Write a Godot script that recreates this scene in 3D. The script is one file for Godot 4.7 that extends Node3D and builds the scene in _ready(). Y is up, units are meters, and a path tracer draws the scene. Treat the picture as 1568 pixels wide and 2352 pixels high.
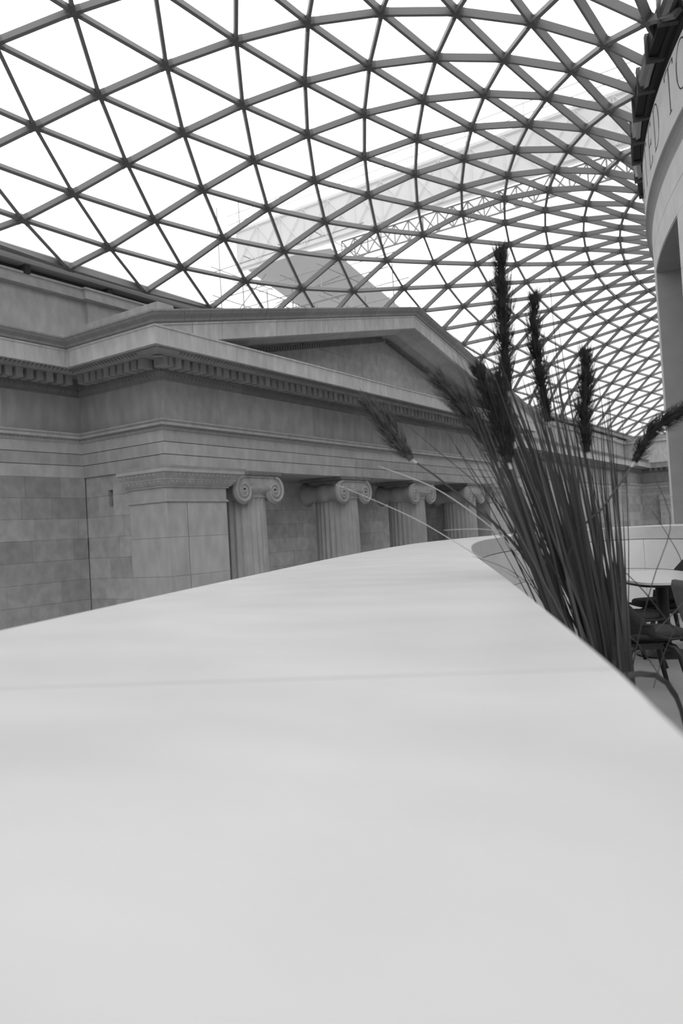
extends Node3D
# The covered court seen from its upper terrace. X runs along the left wall, Z away from it, Y up; the court floor is y = 0.
const H := 13.4                       # eye height above the court floor
const HALL := Vector2(24.304, 19.404) # centre of the round building (x, z)
var cam: Camera3D
var rng := RandomNumberGenerator.new()
var taken := {}
var M := {}
var ROOF := {
	"R": [[24.05,3.531,-3.467,-2.83,3.479,-0.3236,45.62,-34.95,6.383,12.93,4.807,-4.066,11.14,-4.953,-15.59,-4.458,1.078,0.4824,-1.202,13.54,-11.3,-5.729,0.464,2.332,-6.17,12.86,-1.428,-1.173,0.3873,0.3342,3.069,-11.24,2.381,3.412,1.25,-1.378],
		[8.225,11.58,-10.03,-1.84,-0.298,2.009,-6.538,-1.492,24.02,1.902,-13.65,-3.714,13.34,-20.76,-13.07,12.4,12.84,-0.7348,-5.555,27.49,-13.31,-7.777,-4.639,-14.47,-4.461,24.59,-5.487,-9.539,-3.977,-7.454,2.704,-24.62,3.585,5.901,15.04,16.02],
		[-16.6,10.01,9.155,-7.533,1.781,-0.5054,-8.081,-3.722,14.78,4.086,-1.384,-7.75,24.83,-6.62,-20.03,-2.095,11.48,5.138,-20.7,20.6,-0.499,0.8711,4.392,-5.401,-3.556,13.87,0.1908,0.6313,2.267,-5.835,7.411,-4.747,-10.56,-2.012,3.34,-0.5418]],
	"L": [[23.92,4.917,-7.809,2.427,1.393,-0.4311,-36.65,23.64,16.09,-11.62,-6.674,-2.748,8.576,-36.91,5.506,11.47,11.86,3.036,2.269,12.76,0.3454,-3.286,-3.706,-7.939,-10.49,17,-1.541,-4.601,-2.659,-2.293,2.062,-2.169,-5.256,-1.734,3.646,7.271],
		[8.338,9.672,0.1379,-24.79,22.79,-6.536,-5.889,-5.208,47.79,-27.31,-20.79,9.478,12.4,-26.92,1.708,3.064,6.917,4.461,-1.772,14.43,-4.14,-0.4638,0.2394,-6.155,-10.18,13.88,-6.692,0.07923,1.81,-3.26,4.707,1.597,-10.16,0.1117,3.55,0.228],
		[-16.57,9.387,13.42,-19.1,15.13,-5.991,-3.58,-11.85,20.87,-4.23,-1.381,-0.3503,9.516,-1.904,-4.406,2.52,6.382,-0.5954,-6.44,8.56,-9.765,-4.597,-1.362,-5.037,0.7246,12.09,-0.5294,1.497,2.679,0.392,-0.76,-3.638,-2.297,0.615,1.588,0.5747]],
}


# ---------------------------------------------------------------- helpers
func V(x: float, y: float, z: float) -> Vector3:      # heights are given from the eye level
	return Vector3(x, y + H, z)

func numbered(called: String) -> String:
	var n: int = taken.get(called, 0)
	taken[called] = n + 1
	return called if n == 0 else "%s_%03d" % [called, n]

func thing(called: String, label: String, category: String, at := Vector3.ZERO, group := "") -> Node3D:
	var o := Node3D.new()
	o.name = numbered(called)
	add_child(o, true)
	o.position = at
	tag(o, label, category, group)
	return o

func tag(o: Node, label: String, category: String, group := "") -> void:
	o.set_meta("label", label)
	o.set_meta("category", category)
	o.set_meta("kind", "thing")
	if group:
		o.set_meta("group", group)

func setting(called: String, label: String, category := "") -> Node3D:
	var o := Node3D.new()
	o.name = called
	add_child(o, true)
	o.set_meta("kind", "structure")
	o.set_meta("label", label)
	if category:
		o.set_meta("category", category)
	return o

func put(called: String, mesh: Mesh, m: Material, parent: Node, stuff := false) -> MeshInstance3D:
	var o := MeshInstance3D.new()
	o.name = called
	o.mesh = mesh
	o.material_override = m
	o.cast_shadow = GeometryInstance3D.SHADOW_CASTING_SETTING_ON
	parent.add_child(o, true)
	if stuff:
		o.set_meta("kind", "stuff")
	return o

class Mb:                                             # collects faces, outsides anticlockwise as given
	var pts := PackedVector3Array()
	var grp := PackedInt32Array()
	var g := -1
	func smooth(on: bool) -> void:
		g = 0 if on else -1
	func tri(a: Vector3, b: Vector3, c: Vector3) -> void:
		pts.append(a)
		pts.append(b)
		pts.append(c)
		grp.append(g)
	func quad(a: Vector3, b: Vector3, c: Vector3, d: Vector3) -> void:
		tri(a, b, c)
		tri(a, c, d)
	func hexa(p: Array) -> void:                      # p[0..3] bottom anticlockwise from above, p[4..7] top
		quad(p[3], p[2], p[1], p[0])
		quad(p[4], p[5], p[6], p[7])
		for i in 4:
			var j := (i + 1) % 4
			quad(p[i], p[j], p[j + 4], p[i + 4])
	func box(lo: Vector3, hi: Vector3, ch := 0.0) -> void:
		if ch <= 0.0:
			hexa([Vector3(lo.x, lo.y, hi.z), Vector3(hi.x, lo.y, hi.z), Vector3(hi.x, lo.y, lo.z), Vector3(lo.x, lo.y, lo.z),
				Vector3(lo.x, hi.y, hi.z), Vector3(hi.x, hi.y, hi.z), Vector3(hi.x, hi.y, lo.z), Vector3(lo.x, hi.y, lo.z)])
			return
		var c := (lo + hi) / 2.0                      # chamfered: every face drawn in by ch, strips and corners between
		var h := (hi - lo) / 2.0
		var g := h - Vector3.ONE * ch
		for ax in 3:
			var u := (ax + 1) % 3
			var w := (ax + 2) % 3
			for s in [-1.0, 1.0]:
				var q := []
				for k in [[-1, -1], [1, -1], [1, 1], [-1, 1]]:
					var e := Vector3.ZERO
					e[ax] = s * h[ax]
					e[u] = k[0] * g[u]
					e[w] = k[1] * g[w]
					q.append(c + e)
				if s > 0:
					quad(q[0], q[1], q[2], q[3])
				else:
					quad(q[3], q[2], q[1], q[0])
				for t in [-1.0, 1.0]:                 # the edge between face ax(s) and face u(t)
					var a := Vector3.ZERO
					var b := Vector3.ZERO
					a[ax] = s * h[ax]
					a[u] = t * g[u]
					b[ax] = s * g[ax]
					b[u] = t * h[u]
					var a2 := a
					var b2 := b
					a[w] = -g[w]
					b[w] = -g[w]
					a2[w] = g[w]
					b2[w] = g[w]
					if s * t > 0:
						quad(c + a, c + b, c + b2, c + a2)
					else:
						quad(c + b, c + a, c + a2, c + b2)
	func bar(a: Vector3, b: Vector3, up: Vector3, w: float, top: float, down: float) -> void:
		var d := (b - a).normalized()
		var s := d.cross(up).normalized() * (w / 2.0)
		var u := s.cross(d).normalized()
		var p := []
		for e in [-down, top]:
			p.append(a - s + u * e)
			p.append(a + s + u * e)
			p.append(b + s + u * e)
			p.append(b - s + u * e)
		hexa(p)
	func tube(pts: Array, r0: float, r1: float, sides := 8, caps := true) -> void:
		var rings := []
		var last := Vector3.ZERO
		for i in pts.size():
			var a: Vector3 = pts[max(i - 1, 0)]
			var b: Vector3 = pts[min(i + 1, pts.size() - 1)]
			var d := (b - a).normalized()
			var s := last - d * last.dot(d)
			if s.length() < 0.1:
				s = d.cross(Vector3.UP if absf(d.y) < 0.9 else Vector3.RIGHT)
			s = s.normalized()
			last = s
			var u := d.cross(s)
			var r: float = lerpf(r0, r1, float(i) / maxf(1.0, pts.size() - 1.0))
			var ring := []
			for k in sides:
				var t := TAU * k / sides
				ring.append(pts[i] + (s * cos(t) + u * sin(t)) * r)
			rings.append(ring)
		for i in rings.size() - 1:
			for k in sides:
				var j := (k + 1) % sides
				quad(rings[i][k], rings[i][j], rings[i + 1][j], rings[i + 1][k])
		if caps:
			for k in range(1, sides - 1):
				tri(rings[0][0], rings[0][k + 1], rings[0][k])
				tri(rings[-1][0], rings[-1][k], rings[-1][k + 1])
	func lathe(at: Vector3, prof: Array, sides := 24) -> void:   # (radius, height) from the bottom upwards
		for i in prof.size() - 1:
			for k in sides:
				var a := TAU * k / sides
				var b := TAU * (k + 1) / sides
				var p := [prof[i].x, prof[i].y, prof[i + 1].x, prof[i + 1].y]
				quad(at + Vector3(cos(a) * p[0], p[1], -sin(a) * p[0]), at + Vector3(cos(b) * p[0], p[1], -sin(b) * p[0]),
					at + Vector3(cos(b) * p[2], p[3], -sin(b) * p[2]), at + Vector3(cos(a) * p[2], p[3], -sin(a) * p[2]))
	func strip(a: Array, b: Array) -> void:           # a skin between two rows of points
		for i in a.size() - 1:
			quad(a[i], a[i + 1], b[i + 1], b[i])
	func mesh() -> ArrayMesh:
		var mid := Vector3.ZERO
		for p in pts:
			mid += p
		mid /= maxf(1.0, pts.size())
		var vol := 0.0
		for i in range(0, pts.size(), 3):
			vol += (pts[i] - mid).dot((pts[i + 1] - mid).cross(pts[i + 2] - mid))
		var st := SurfaceTool.new()
		st.begin(Mesh.PRIMITIVE_TRIANGLES)
		for i in grp.size():
			st.set_smooth_group(grp[i])
			st.add_vertex(pts[i * 3])
			st.add_vertex(pts[i * 3 + (2 if vol >= 0.0 else 1)])
			st.add_vertex(pts[i * 3 + (1 if vol >= 0.0 else 2)])
		st.generate_normals()
		st.index()
		return st.commit()

func prism(mb: Mb, poly: PackedVector2Array, f: Callable) -> void:   # a closed outline swept between f(point, 0) and f(point, 1)
	var n := poly.size()
	if Geometry2D.is_polygon_clockwise(poly):
		poly.reverse()
	for i in n:
		var j := (i + 1) % n
		mb.quad(f.call(poly[i], 0), f.call(poly[j], 0), f.call(poly[j], 1), f.call(poly[i], 1))
	var t := Geometry2D.triangulate_polygon(poly)
	for i in range(0, t.size(), 3):
		mb.tri(f.call(poly[t[i]], 0), f.call(poly[t[i + 2]], 0), f.call(poly[t[i + 1]], 0))
		mb.tri(f.call(poly[t[i]], 1), f.call(poly[t[i + 1]], 1), f.call(poly[t[i + 2]], 1))

# a moulding run along a plan path: prof is a closed outline of (projection, height); it is cut into stones of about `stone` metres
func moulding(parent: Node, called: String, path: Array, prof: PackedVector2Array, m: Array, stone := 0.0, gap := 0.004, first := 0.0, only := Vector2i(0, 99)) -> void:
	var norm := []
	for i in path.size() - 1:
		var d: Vector2 = (path[i + 1] - path[i]).normalized()
		norm.append(Vector2(-d.y, d.x))
	for i in path.size() - 1:
		if i < only.x or i > only.y:
			continue
		var a: Vector2 = path[i]
		var b: Vector2 = path[i + 1]
		var n: Vector2 = norm[i]
		var ma := n
		var mc := n
		if i > 0:
			ma = (n + norm[i - 1]) / (1.0 + n.dot(norm[i - 1]))
		if i < path.size() - 2:
			mc = (n + norm[i + 1]) / (1.0 + n.dot(norm[i + 1]))
		var long := a.distance_to(b)
		var cuts := [0.0]
		if stone > 0.0 and long > stone * 1.3:
			if first > 0.0:
				var x := first
				while x < long - 0.3:
					cuts.append(x)
					x += stone
			else:
				var k := int(round(long / stone))
				for j in range(1, k):
					cuts.append(long * (j + rng.randf_range(-0.12, 0.12)) / k)
		cuts.append(long)
		var d := (b - a).normalized()
		for j in cuts.size() - 1:
			var p0: Vector2 = a + d * (cuts[j] + (gap if j > 0 else 0.0))
			var p1: Vector2 = a + d * cuts[j + 1]
			var o0 := ma if j == 0 else n
			var o1 := mc if j == cuts.size() - 2 else n
			var mb := Mb.new()
			prism(mb, prof, func(q: Vector2, e: int) -> Vector3:
				var w: Vector2 = (p1 + o1 * q.x) if e == 1 else (p0 + o0 * q.x)
				return Vector3(w.x, q.y + H, w.y))
			put(called, mb.mesh(), m[rng.randi() % m.size()], parent)

func pv(a: Array) -> PackedVector2Array:
	var o := PackedVector2Array()
	for i in range(0, a.size(), 2):
		o.append(Vector2(a[i], a[i + 1]))
	return o

func noise_tex(freq: float, octaves: int, from: float, to: float, seed_: int, size := 512) -> NoiseTexture2D:
	var n := FastNoiseLite.new()
	n.seed = seed_
	n.frequency = freq
	n.fractal_octaves = octaves
	n.noise_type = FastNoiseLite.TYPE_SIMPLEX_SMOOTH
	var g := Gradient.new()
	g.set_color(0, Color(from, from, from))
	g.set_color(1, Color(to, to, to))
	var t := NoiseTexture2D.new()
	t.width = size
	t.height = size
	t.seamless = true
	t.noise = n
	t.color_ramp = g
	return t

func grey(v: float, rough := 0.8, metal := 0.0) -> StandardMaterial3D:
	var m := StandardMaterial3D.new()
	m.albedo_color = Color(v, v, v)
	m.roughness = rough
	m.metallic = metal
	return m

func stone(v: float, tex: Texture2D, scale: Vector3) -> StandardMaterial3D:
	var m := grey(v, 0.9)
	m.albedo_texture = tex
	m.uv1_triplanar = true
	m.uv1_world_triplanar = true
	m.uv1_scale = scale
	m.metallic_specular = 0.3
	return m

func make_materials() -> void:
	var streak := noise_tex(0.010, 6, 0.86, 1.0, 3)
	var blotch := noise_tex(0.012, 6, 0.86, 1.0, 8)
	var fine := noise_tex(0.01, 5, 0.93, 1.0, 12)
	var sv := Vector3(0.5, 0.26, 0.5)
	M.stone = [stone(0.70, streak, sv), stone(0.73, streak, sv), stone(0.75, streak, sv), stone(0.71, streak, sv)]
	M.cornice = [stone(0.76, streak, sv), stone(0.80, streak, sv), stone(0.78, streak, Vector3(0.8, 0.2, 0.8))]
	M.sima = [stone(0.60, streak, Vector3(0.9, 0.2, 0.9)), stone(0.64, streak, Vector3(0.7, 0.2, 0.7))]
	M.attic = [stone(0.80, streak, sv), stone(0.78, streak, sv)]
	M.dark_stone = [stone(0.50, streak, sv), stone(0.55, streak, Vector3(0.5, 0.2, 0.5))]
	M.frieze = [stone(0.66, streak, sv), stone(0.69, blotch, Vector3(0.3, 0.2, 0.3)), stone(0.65, streak, Vector3(0.4, 0.16, 0.4))]
	M.ashlar = []
	M.left_ashlar = []
	M.porch = []
	M.pier = []
	for v in [0.0, 0.04, 0.06, 0.08, 0.02, 0.05]:
		M.ashlar.append(stone(0.66 + v, blotch, Vector3(0.4, 0.35, 0.4)))
		M.left_ashlar.append(stone(0.60 + v, blotch, Vector3(0.4, 0.35, 0.4)))
		M.porch.append(stone(0.84 + v, blotch, Vector3(0.4, 0.35, 0.4)))
		M.pier.append(stone(0.72 + v * 0.6, streak, Vector3(0.4, 0.2, 0.4)))
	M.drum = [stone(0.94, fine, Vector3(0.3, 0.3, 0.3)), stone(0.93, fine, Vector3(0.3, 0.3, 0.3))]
	M.ledge = stone(0.76, fine, Vector3(0.7, 1.0, 0.35))
	M.ledge.roughness = 0.42
	M.ledge.metallic_specular = 0.4
	M.parapet = stone(0.84, fine, Vector3(0.3, 0.3, 0.3))
	M.steel = grey(0.48, 0.5)
	M.node = grey(0.40, 0.55)
	M.beam = grey(0.66, 0.55)
	M.gutter = grey(0.22, 0.8)
	M.glass = grey(0.9, 0.03)
	M.glass.albedo_color = Color(0.92, 0.92, 0.92, 0.10)
	M.glass.transparency = BaseMaterial3D.TRANSPARENCY_ALPHA
	M.black = grey(0.03, 0.6)
	M.louvre = grey(0.16, 0.35, 0.6)
	M.duct = grey(0.75, 0.18, 1.0)
	M.carve = grey(0.30, 0.9)
	M.plate = grey(0.3, 0.5)
	M.net = grey(0.8, 0.9)
	M.net.albedo_color = Color(0.8, 0.8, 0.8, 0.3)
	M.net.transparency = BaseMaterial3D.TRANSPARENCY_ALPHA
	M.pale_plume = grey(0.29, 0.9)
	M.drum_shade = stone(0.72, fine, Vector3(0.3, 0.3, 0.3))  # drum stone with shade put into the colour
	M.sheet = grey(0.88, 0.8)
	M.sheet.backlight = Color(0.7, 0.7, 0.7)
	M.wing = grey(0.97, 0.8)
	M.wing.backlight = Color(1.0, 1.0, 1.0)
	M.pole = grey(0.62, 0.5)
	M.truss = grey(0.55, 0.5)
	M.leaf = [grey(0.12, 0.55), grey(0.16, 0.55), grey(0.21, 0.5), grey(0.29, 0.5)]
	M.pale = grey(0.66, 0.6)
	M.plume = grey(0.14, 0.9)
	M.plume.vertex_color_use_as_albedo = false
	M.pot = grey(0.07, 0.4)
	M.soil = grey(0.12, 0.95)
	M.fabric = stone(0.20, noise_tex(0.05, 4, 0.85, 1.0, 21, 256), Vector3(3, 3, 3))
	M.fabric_light = stone(0.36, noise_tex(0.05, 4, 0.85, 1.0, 22, 256), Vector3(3, 3, 3))
	M.wood = grey(0.09, 0.5)
	M.table_top = grey(0.66, 0.3)
	M.court = stone(0.80, fine, Vector3(0.1, 0.1, 0.1))
	M.floor = stone(0.56, fine, Vector3(0.3, 0.3, 0.3))
	M.lead = grey(0.4, 0.7)

# ---------------------------------------------------------------- sky, camera
func overcast() -> Sky:                               # a bright even overcast with softly broken cloud
	var w := 512
	var h := 256
	var im := Image.create(w, h, false, Image.FORMAT_RGBF)
	var n := FastNoiseLite.new()
	n.seed = 94
	n.frequency = 1.1
	n.fractal_octaves = 5
	for y in h:
		var el := PI * (0.5 - (y + 0.5) / h)
		for x in w:
			var az := TAU * (x + 0.5) / w
			var d := Vector3(cos(el) * cos(az), sin(el), cos(el) * sin(az))
			var v := 0.42  # below the horizon, lifted to brighten undersides of steel and sheeting
			if el > 0:
				v = 1.35 * (0.9 + 0.25 * d.y)
				var c := n.get_noise_3dv(Vector3(d.x, d.y * 2.0, d.z) * 0.8)
				v *= 1.0 + 1.5 * clampf(c, -0.36, 0.4)
			im.set_pixel(x, y, Color(v, v, v))
	var mat := PanoramaSkyMaterial.new()
	mat.panorama = ImageTexture.create_from_image(im)
	var sky := Sky.new()
	sky.sky_material = mat
	return sky

func _ready() -> void:
	rng.seed = 11
	cam = Camera3D.new()
	cam.name = "camera"
	add_child(cam)
	var attr := CameraAttributesPhysical.new()
	attr.frustum_focal_length = 25.6
	attr.frustum_focus_distance = 4.8
	attr.exposure_aperture = 3.6
	attr.auto_exposure_enabled = false
	cam.attributes = attr
	cam.keep_aspect = Camera3D.KEEP_HEIGHT
	cam.fov = rad_to_deg(2.0 * atan(1176.0 / 1720.0))
	cam.near = 0.05
	cam.far = 600.0
	var yaw := 0.59294858
	var pitch := 0.0280875
	var roll := -0.05839461
	var f := Vector3(cos(yaw) * cos(pitch), sin(pitch), -sin(yaw) * cos(pitch))
	var r := Vector3(sin(yaw), 0, cos(yaw))
	var u := r.cross(f)
	cam.transform = Transform3D(Basis(r * cos(roll) + u * sin(roll), u * cos(roll) - r * sin(roll), -f), V(0, 0, 0))
	cam.current = true
	print("fov ", cam.fov)
	var we := WorldEnvironment.new()
	we.name = "daylight"
	var e := Environment.new()
	e.background_mode = Environment.BG_SKY
	e.sky = overcast()
	e.background_energy_multiplier = 1.0
	e.tonemap_mode = Environment.TONE_MAPPER_LINEAR
	e.tonemap_exposure = 1.24
	e.sdfgi_enabled = true
	e.ssao_enabled = true
	e.ssil_enabled = true
	we.environment = e
	add_child(we)
	make_materials()
	build_roof()
	build_walls()
	build_portico()
	build_hall()
	build_terrace()
	build_works()
	build_furniture()
	build_grass()

# ---------------------------------------------------------------- the glass roof
const RING := 23.5
const END_X := 76.0
var roof_at := {}

func radial(k: int, t: float) -> Vector3:             # a point of the shell on radial k (0 at the middle of the portico, left positive), t from the edge beam to the ring
	var side: Array = ROOF["L" if k > 0 else "R"]
	var u := absf(k) / (12.0 if k > 0 else 17.0)
	var o := Vector3.ZERO
	var ua := 1.0
	for a in 6:
		var tb := ua
		for b in 6:
			for c in 3:
				o[c] += side[c][a * 6 + b] * tb
			tb *= t
		ua *= u
	return V(o.x, o.y, o.z)

func in_frame(p: Vector3, margin := 0.0) -> bool:
	var q := cam.global_transform.affine_inverse() * p if cam.is_inside_tree() else cam.transform.affine_inverse() * p
	if q.z > -0.1:
		return false
	return absf(q.x / -q.z * 1720.0) < 784.0 + margin and absf(q.y / -q.z * 1720.0) < 1176.0 + margin

func pick(list: Array, most: int) -> void:            # list of [size, ...]; the largest in view first, marks the rest
	list.sort_custom(func(a, b): return a[0] > b[0])
	for i in list.size():
		list[i].append(i < most and list[i][0] > 0.0)

func ring_r(p: Vector3) -> float:
	return Vector2(p.x - HALL.x, p.z - HALL.y).length()

func build_roof() -> void:
	var root := setting("ceiling", "triangulated steel and glass roof curving over the whole court", "roof")
	var edge17 := radial(-17, 0.0)
	for k in range(-24, 18):
		var sb: int = 2 - absi(k) if k >= -17 else -k - 32
		for s in range(sb, 21, 2):
			var t := (s - sb) / (19.5 - sb)
			if k > 12:
				var p12 := radial(12, t)
				var far_a := radial(12, 0.0) - Vector3((k - 12) * 2.65, 0, 0)
				var th12 := -0.0475 * k
				var q12 := far_a.lerp(Vector3(HALL.x + 23.6 * sin(th12), 0, HALL.y - 23.6 * cos(th12)), t)
				roof_at[Vector2i(k, s)] = Vector3(q12.x, p12.y, q12.z)
			elif k >= -17:
				roof_at[Vector2i(k, s)] = radial(k, t)
			else:
				var p17 := radial(-17, t)
				var a := Vector3(edge17.x, 0, edge17.z + (-k - 17) * 2.9)
				var th := 0.0575 * -k
				var b := Vector3(HALL.x + 23.6 * sin(th), 0, HALL.y - 23.6 * cos(th))
				var q := a.lerp(b, t)
				roof_at[Vector2i(k, s)] = Vector3(q.x, p17.y, q.z)
	var normal := {}
	for key in roof_at:
		var p: Vector3 = roof_at[key]
		var n := Vector3.ZERO
		var around := [Vector2i(0, 2), Vector2i(1, 1), Vector2i(1, -1), Vector2i(0, -2), Vector2i(-1, -1), Vector2i(-1, 1)]
		for i in 6:
			var a = roof_at.get(key + around[i])
			var b = roof_at.get(key + around[(i + 1) % 6])
			if a != null and b != null:
				var c: Vector3 = (a - p).cross(b - p)
				n += c if c.y > 0 else -c
		normal[key] = n.normalized() if n.length() > 0 else Vector3.UP
	var eye := V(0, 0, 0)
	# bars
	var bars := []
	var panes := []
	for key in roof_at:
		for st in [Vector2i(0, 2), Vector2i(1, 1), Vector2i(-1, 1)]:
			if not roof_at.has(key + st):
				continue
			var a: Vector3 = roof_at[key]
			var b: Vector3 = roof_at[key + st]
			var ra := ring_r(a) - RING
			var rb := ring_r(b) - RING
			if ra < 0 and rb < 0:
				continue
			if ra < 0:
				a = a.lerp(b, ra / (ra - rb))
			elif rb < 0:
				b = b.lerp(a, rb / (rb - ra))
			var mid := (a + b) / 2
			var size := a.distance_to(b) / mid.distance_to(eye) if in_frame(mid, 60) else 0.0
			bars.append([size, a, b, (normal[key] + normal[key + st]).normalized()])
		if roof_at.has(key + Vector2i(0, 2)):
			for side in [Vector2i(1, 1), Vector2i(-1, 1)]:
				if not roof_at.has(key + side):
					continue
				var n3: Vector3 = (normal[key] + normal[key + side] + normal[key + Vector2i(0, 2)]).normalized()
				var src := [roof_at[key], roof_at[key + side], roof_at[key + Vector2i(0, 2)]]
				var poly := []
				for i in 3:
					var a: Vector3 = src[i]
					var b: Vector3 = src[(i + 1) % 3]
					var ra := ring_r(a) - RING
					var rb := ring_r(b) - RING
					if ra >= 0:
						poly.append(a + n3 * 0.03)
					if (ra < 0) != (rb < 0):
						poly.append(a.lerp(b, ra / (ra - rb)) + n3 * 0.03)
				if poly.size() < 3:
					continue
				var mid := Vector3.ZERO
				for p in poly:
					mid += p / poly.size()
				var area: float = (poly[1] - poly[0]).cross(poly[2] - poly[0]).length()
				panes.append([sqrt(area) / mid.distance_to(eye) if in_frame(mid, 60) else 0.0, poly, mid])
	pick(bars, 300)
	pick(panes, 300)
	var rest := Mb.new()
	for b in bars:
		if b[4]:
			var mb := Mb.new()
			mb.bar(b[1], b[2], b[3], 0.078, 0.0, 0.17)
			put("steel_bar", mb.mesh(), M.steel, root)
		else:
			rest.bar(b[1], b[2], b[3], 0.078, 0.0, 0.17)
	put("distant_steel_bars", rest.mesh(), M.steel, root, true)
	var glass_rest := Mb.new()
	for g in panes:
		var mb := Mb.new() if g[3] else glass_rest
		var poly: Array = g[1]
		for i in range(1, poly.size() - 1):
			mb.tri(poly[0], poly[i], poly[i + 1])
		if g[3]:
			put("glass_pane", mb.mesh(), M.glass, root)
	put("distant_glass", glass_rest.mesh(), M.glass, root, true)
	# cast nodes with six short arms
	var nodes := []
	for key in roof_at:
		var p: Vector3 = roof_at[key]
		if ring_r(p) > RING:
			nodes.append([1.0 / p.distance_to(eye) if in_frame(p, 20) else 0.0, p, normal[key], key])
	pick(nodes, 300)
	var nrest := Mb.new()
	for q in nodes:
		var mb := Mb.new() if q[4] else nrest
		var p: Vector3 = q[1]
		var n: Vector3 = q[2]
		mb.tube([p + n * 0.02, p - n * 0.178], 0.095, 0.08, 6)
		for st in [Vector2i(0, 2), Vector2i(1, 1), Vector2i(1, -1), Vector2i(0, -2), Vector2i(-1, -1), Vector2i(-1, 1)]:
			if roof_at.has(q[3] + st):
				var d: Vector3 = (roof_at[q[3] + st] - p).normalized()
				mb.bar(p, p + d * 0.17, n, 0.084, 0.004, 0.174)
		if q[4]:
			put("cast_node", mb.mesh(), M.node, root)
	put("distant_cast_nodes", nrest.mesh(), M.node, root, true)
	# edge beam all round the part in view, the dark gutter slot under it, brackets
	var beam := [Vector2(-24, -16.95), Vector2(edge17.x, -16.95), Vector2(edge17.x, 24)]
	moulding(root, "edge_beam", beam, pv([0.0, 7.34, 0.06, 7.34, 0.10, 7.40, 0.10, 7.68, 0.02, 7.74, -0.4, 7.74, -0.4, 7.34]), [M.beam], 7.5, 0.002)
	moulding(root, "gutter", [Vector2(-24, -17.2), Vector2(edge17.x + 0.2, -17.2), Vector2(edge17.x + 0.2, 24)], pv([-0.1, 7.15, -0.05, 7.15, -0.05, 7.5, -0.1, 7.5]), [M.gutter])
	var brackets := Mb.new()
	var x := 1.0
	while x < 74.0:
		brackets.box(V(x, 7.12, -17.2), V(x + 0.16, 7.36, -16.98))
		x += 2.6
	put("beam_brackets", brackets.mesh(), M.gutter, root, true)

# ---------------------------------------------------------------- the old court walls
# plan of the wall face: left wall, round the portico, on to the far corner and along the far wall
const WZ := -17.2
const FZ := -14.0
const PX0 := 13.03
const PX1 := 35.57
const FAR_X := 78.0

func whole_plan() -> Array:
	return [Vector2(4, WZ), Vector2(PX0, WZ), Vector2(PX0, FZ), Vector2(PX1, FZ), Vector2(PX1, WZ), Vector2(72.6, WZ), Vector2(72.6, WZ + 0.5), Vector2(FAR_X, WZ + 0.5), Vector2(FAR_X, 20)]

func courses(parent: Node, a: Vector2, b: Vector2, y0: float, y1: float, rise: float, lengths: Vector2, depth := 0.3, hole := [], mats: Array = M.ashlar) -> void:
	# ashlar: every stone a mesh of its own, joints recessed
	var d := (b - a).normalized()
	var n := Vector2(-d.y, d.x)
	var long := a.distance_to(b)
	var rows := int(round((y1 - y0) / rise))
	var h := (y1 - y0) / rows
	for row in rows:
		var x := -rng.randf_range(0.0, lengths.x * 0.8)
		while x < long - 0.01:
			var w := rng.randf_range(lengths.x, lengths.y)
			var xa := maxf(x, 0.0)
			var xb := minf(x + w, long)
			if long - xb < 0.25:
				xb = long
			var ya := y0 + row * h
			var yb := ya + h
			if xb - xa > 0.05:
				if hole.size() and xa < hole[1] and xb > hole[0] and ya < hole[3] and yb > hole[2]:
					for part in [[xa, minf(hole[0], xb), ya, yb], [maxf(hole[1], xa), xb, ya, yb], [maxf(xa, hole[0]), minf(xb, hole[1]), ya, hole[2]], [maxf(xa, hole[0]), minf(xb, hole[1]), hole[3], yb]]:
						if part[1] - part[0] > 0.02 and part[3] - part[2] > 0.02:
							one_stone(parent, a, d, n, part[0], part[1], part[2], part[3], depth, mats)
				else:
					one_stone(parent, a, d, n, xa, xb, ya, yb, depth, mats)
			x = xb if xb > x + 0.01 else x + w

func one_stone(parent: Node, a: Vector2, d: Vector2, n: Vector2, xa: float, xb: float, ya: float, yb: float, depth: float, mats: Array) -> void:
	var g := 0.0025
	var mb := Mb.new()
	var proud := rng.randf_range(-0.004, 0.004)
	var p := []
	for y in [ya + g, yb - g]:
		for e in [[xa + g, proud], [xb - g, proud], [xb - g, -depth], [xa + g, -depth]]:
			var q: Vector2 = a + d * e[0] + n * e[1]
			p.append(V(q.x, y, q.y))
	mb.hexa(p)
	put("stone_block", mb.mesh(), mats[rng.randi() % mats.size()], parent)

func eggs(mb: Mb, path: Array, p0: float, y0: float, p1: float, y1: float, step: float, fat := 0.5) -> void:
	# a row of small carved eggs along a plan path, between two (projection, height) lines
	for i in path.size() - 1:
		var a: Vector2 = path[i]
		var b: Vector2 = path[i + 1]
		var d := (b - a).normalized()
		var n := Vector2(-d.y, d.x)
		var long := a.distance_to(b)
		var count := int(long / step)
		for j in count:
			var c := a + d * (long * (j + 0.5) / count)
			var w := step * fat * 0.5
			var low := c + n * p0
			var high := c + n * p1
			var mid := c + n * (maxf(p0, p1) + step * 0.18)
			var ym := lerpf(y0, y1, 0.55)
			var L := V(low.x, y0, low.y)
			var T := V(high.x, y1, high.y)
			var O := V(mid.x, ym, mid.y)
			var s := c + n * (lerpf(p0, p1, 0.6)) - d * w
			var e := c + n * (lerpf(p0, p1, 0.6)) + d * w
			var A := V(s.x, ym + 0.02, s.y)
			var B := V(e.x, ym + 0.02, e.y)
			mb.tri(L, O, A)
			mb.tri(L, B, O)
			mb.tri(O, T, A)
			mb.tri(O, B, T)

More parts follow.
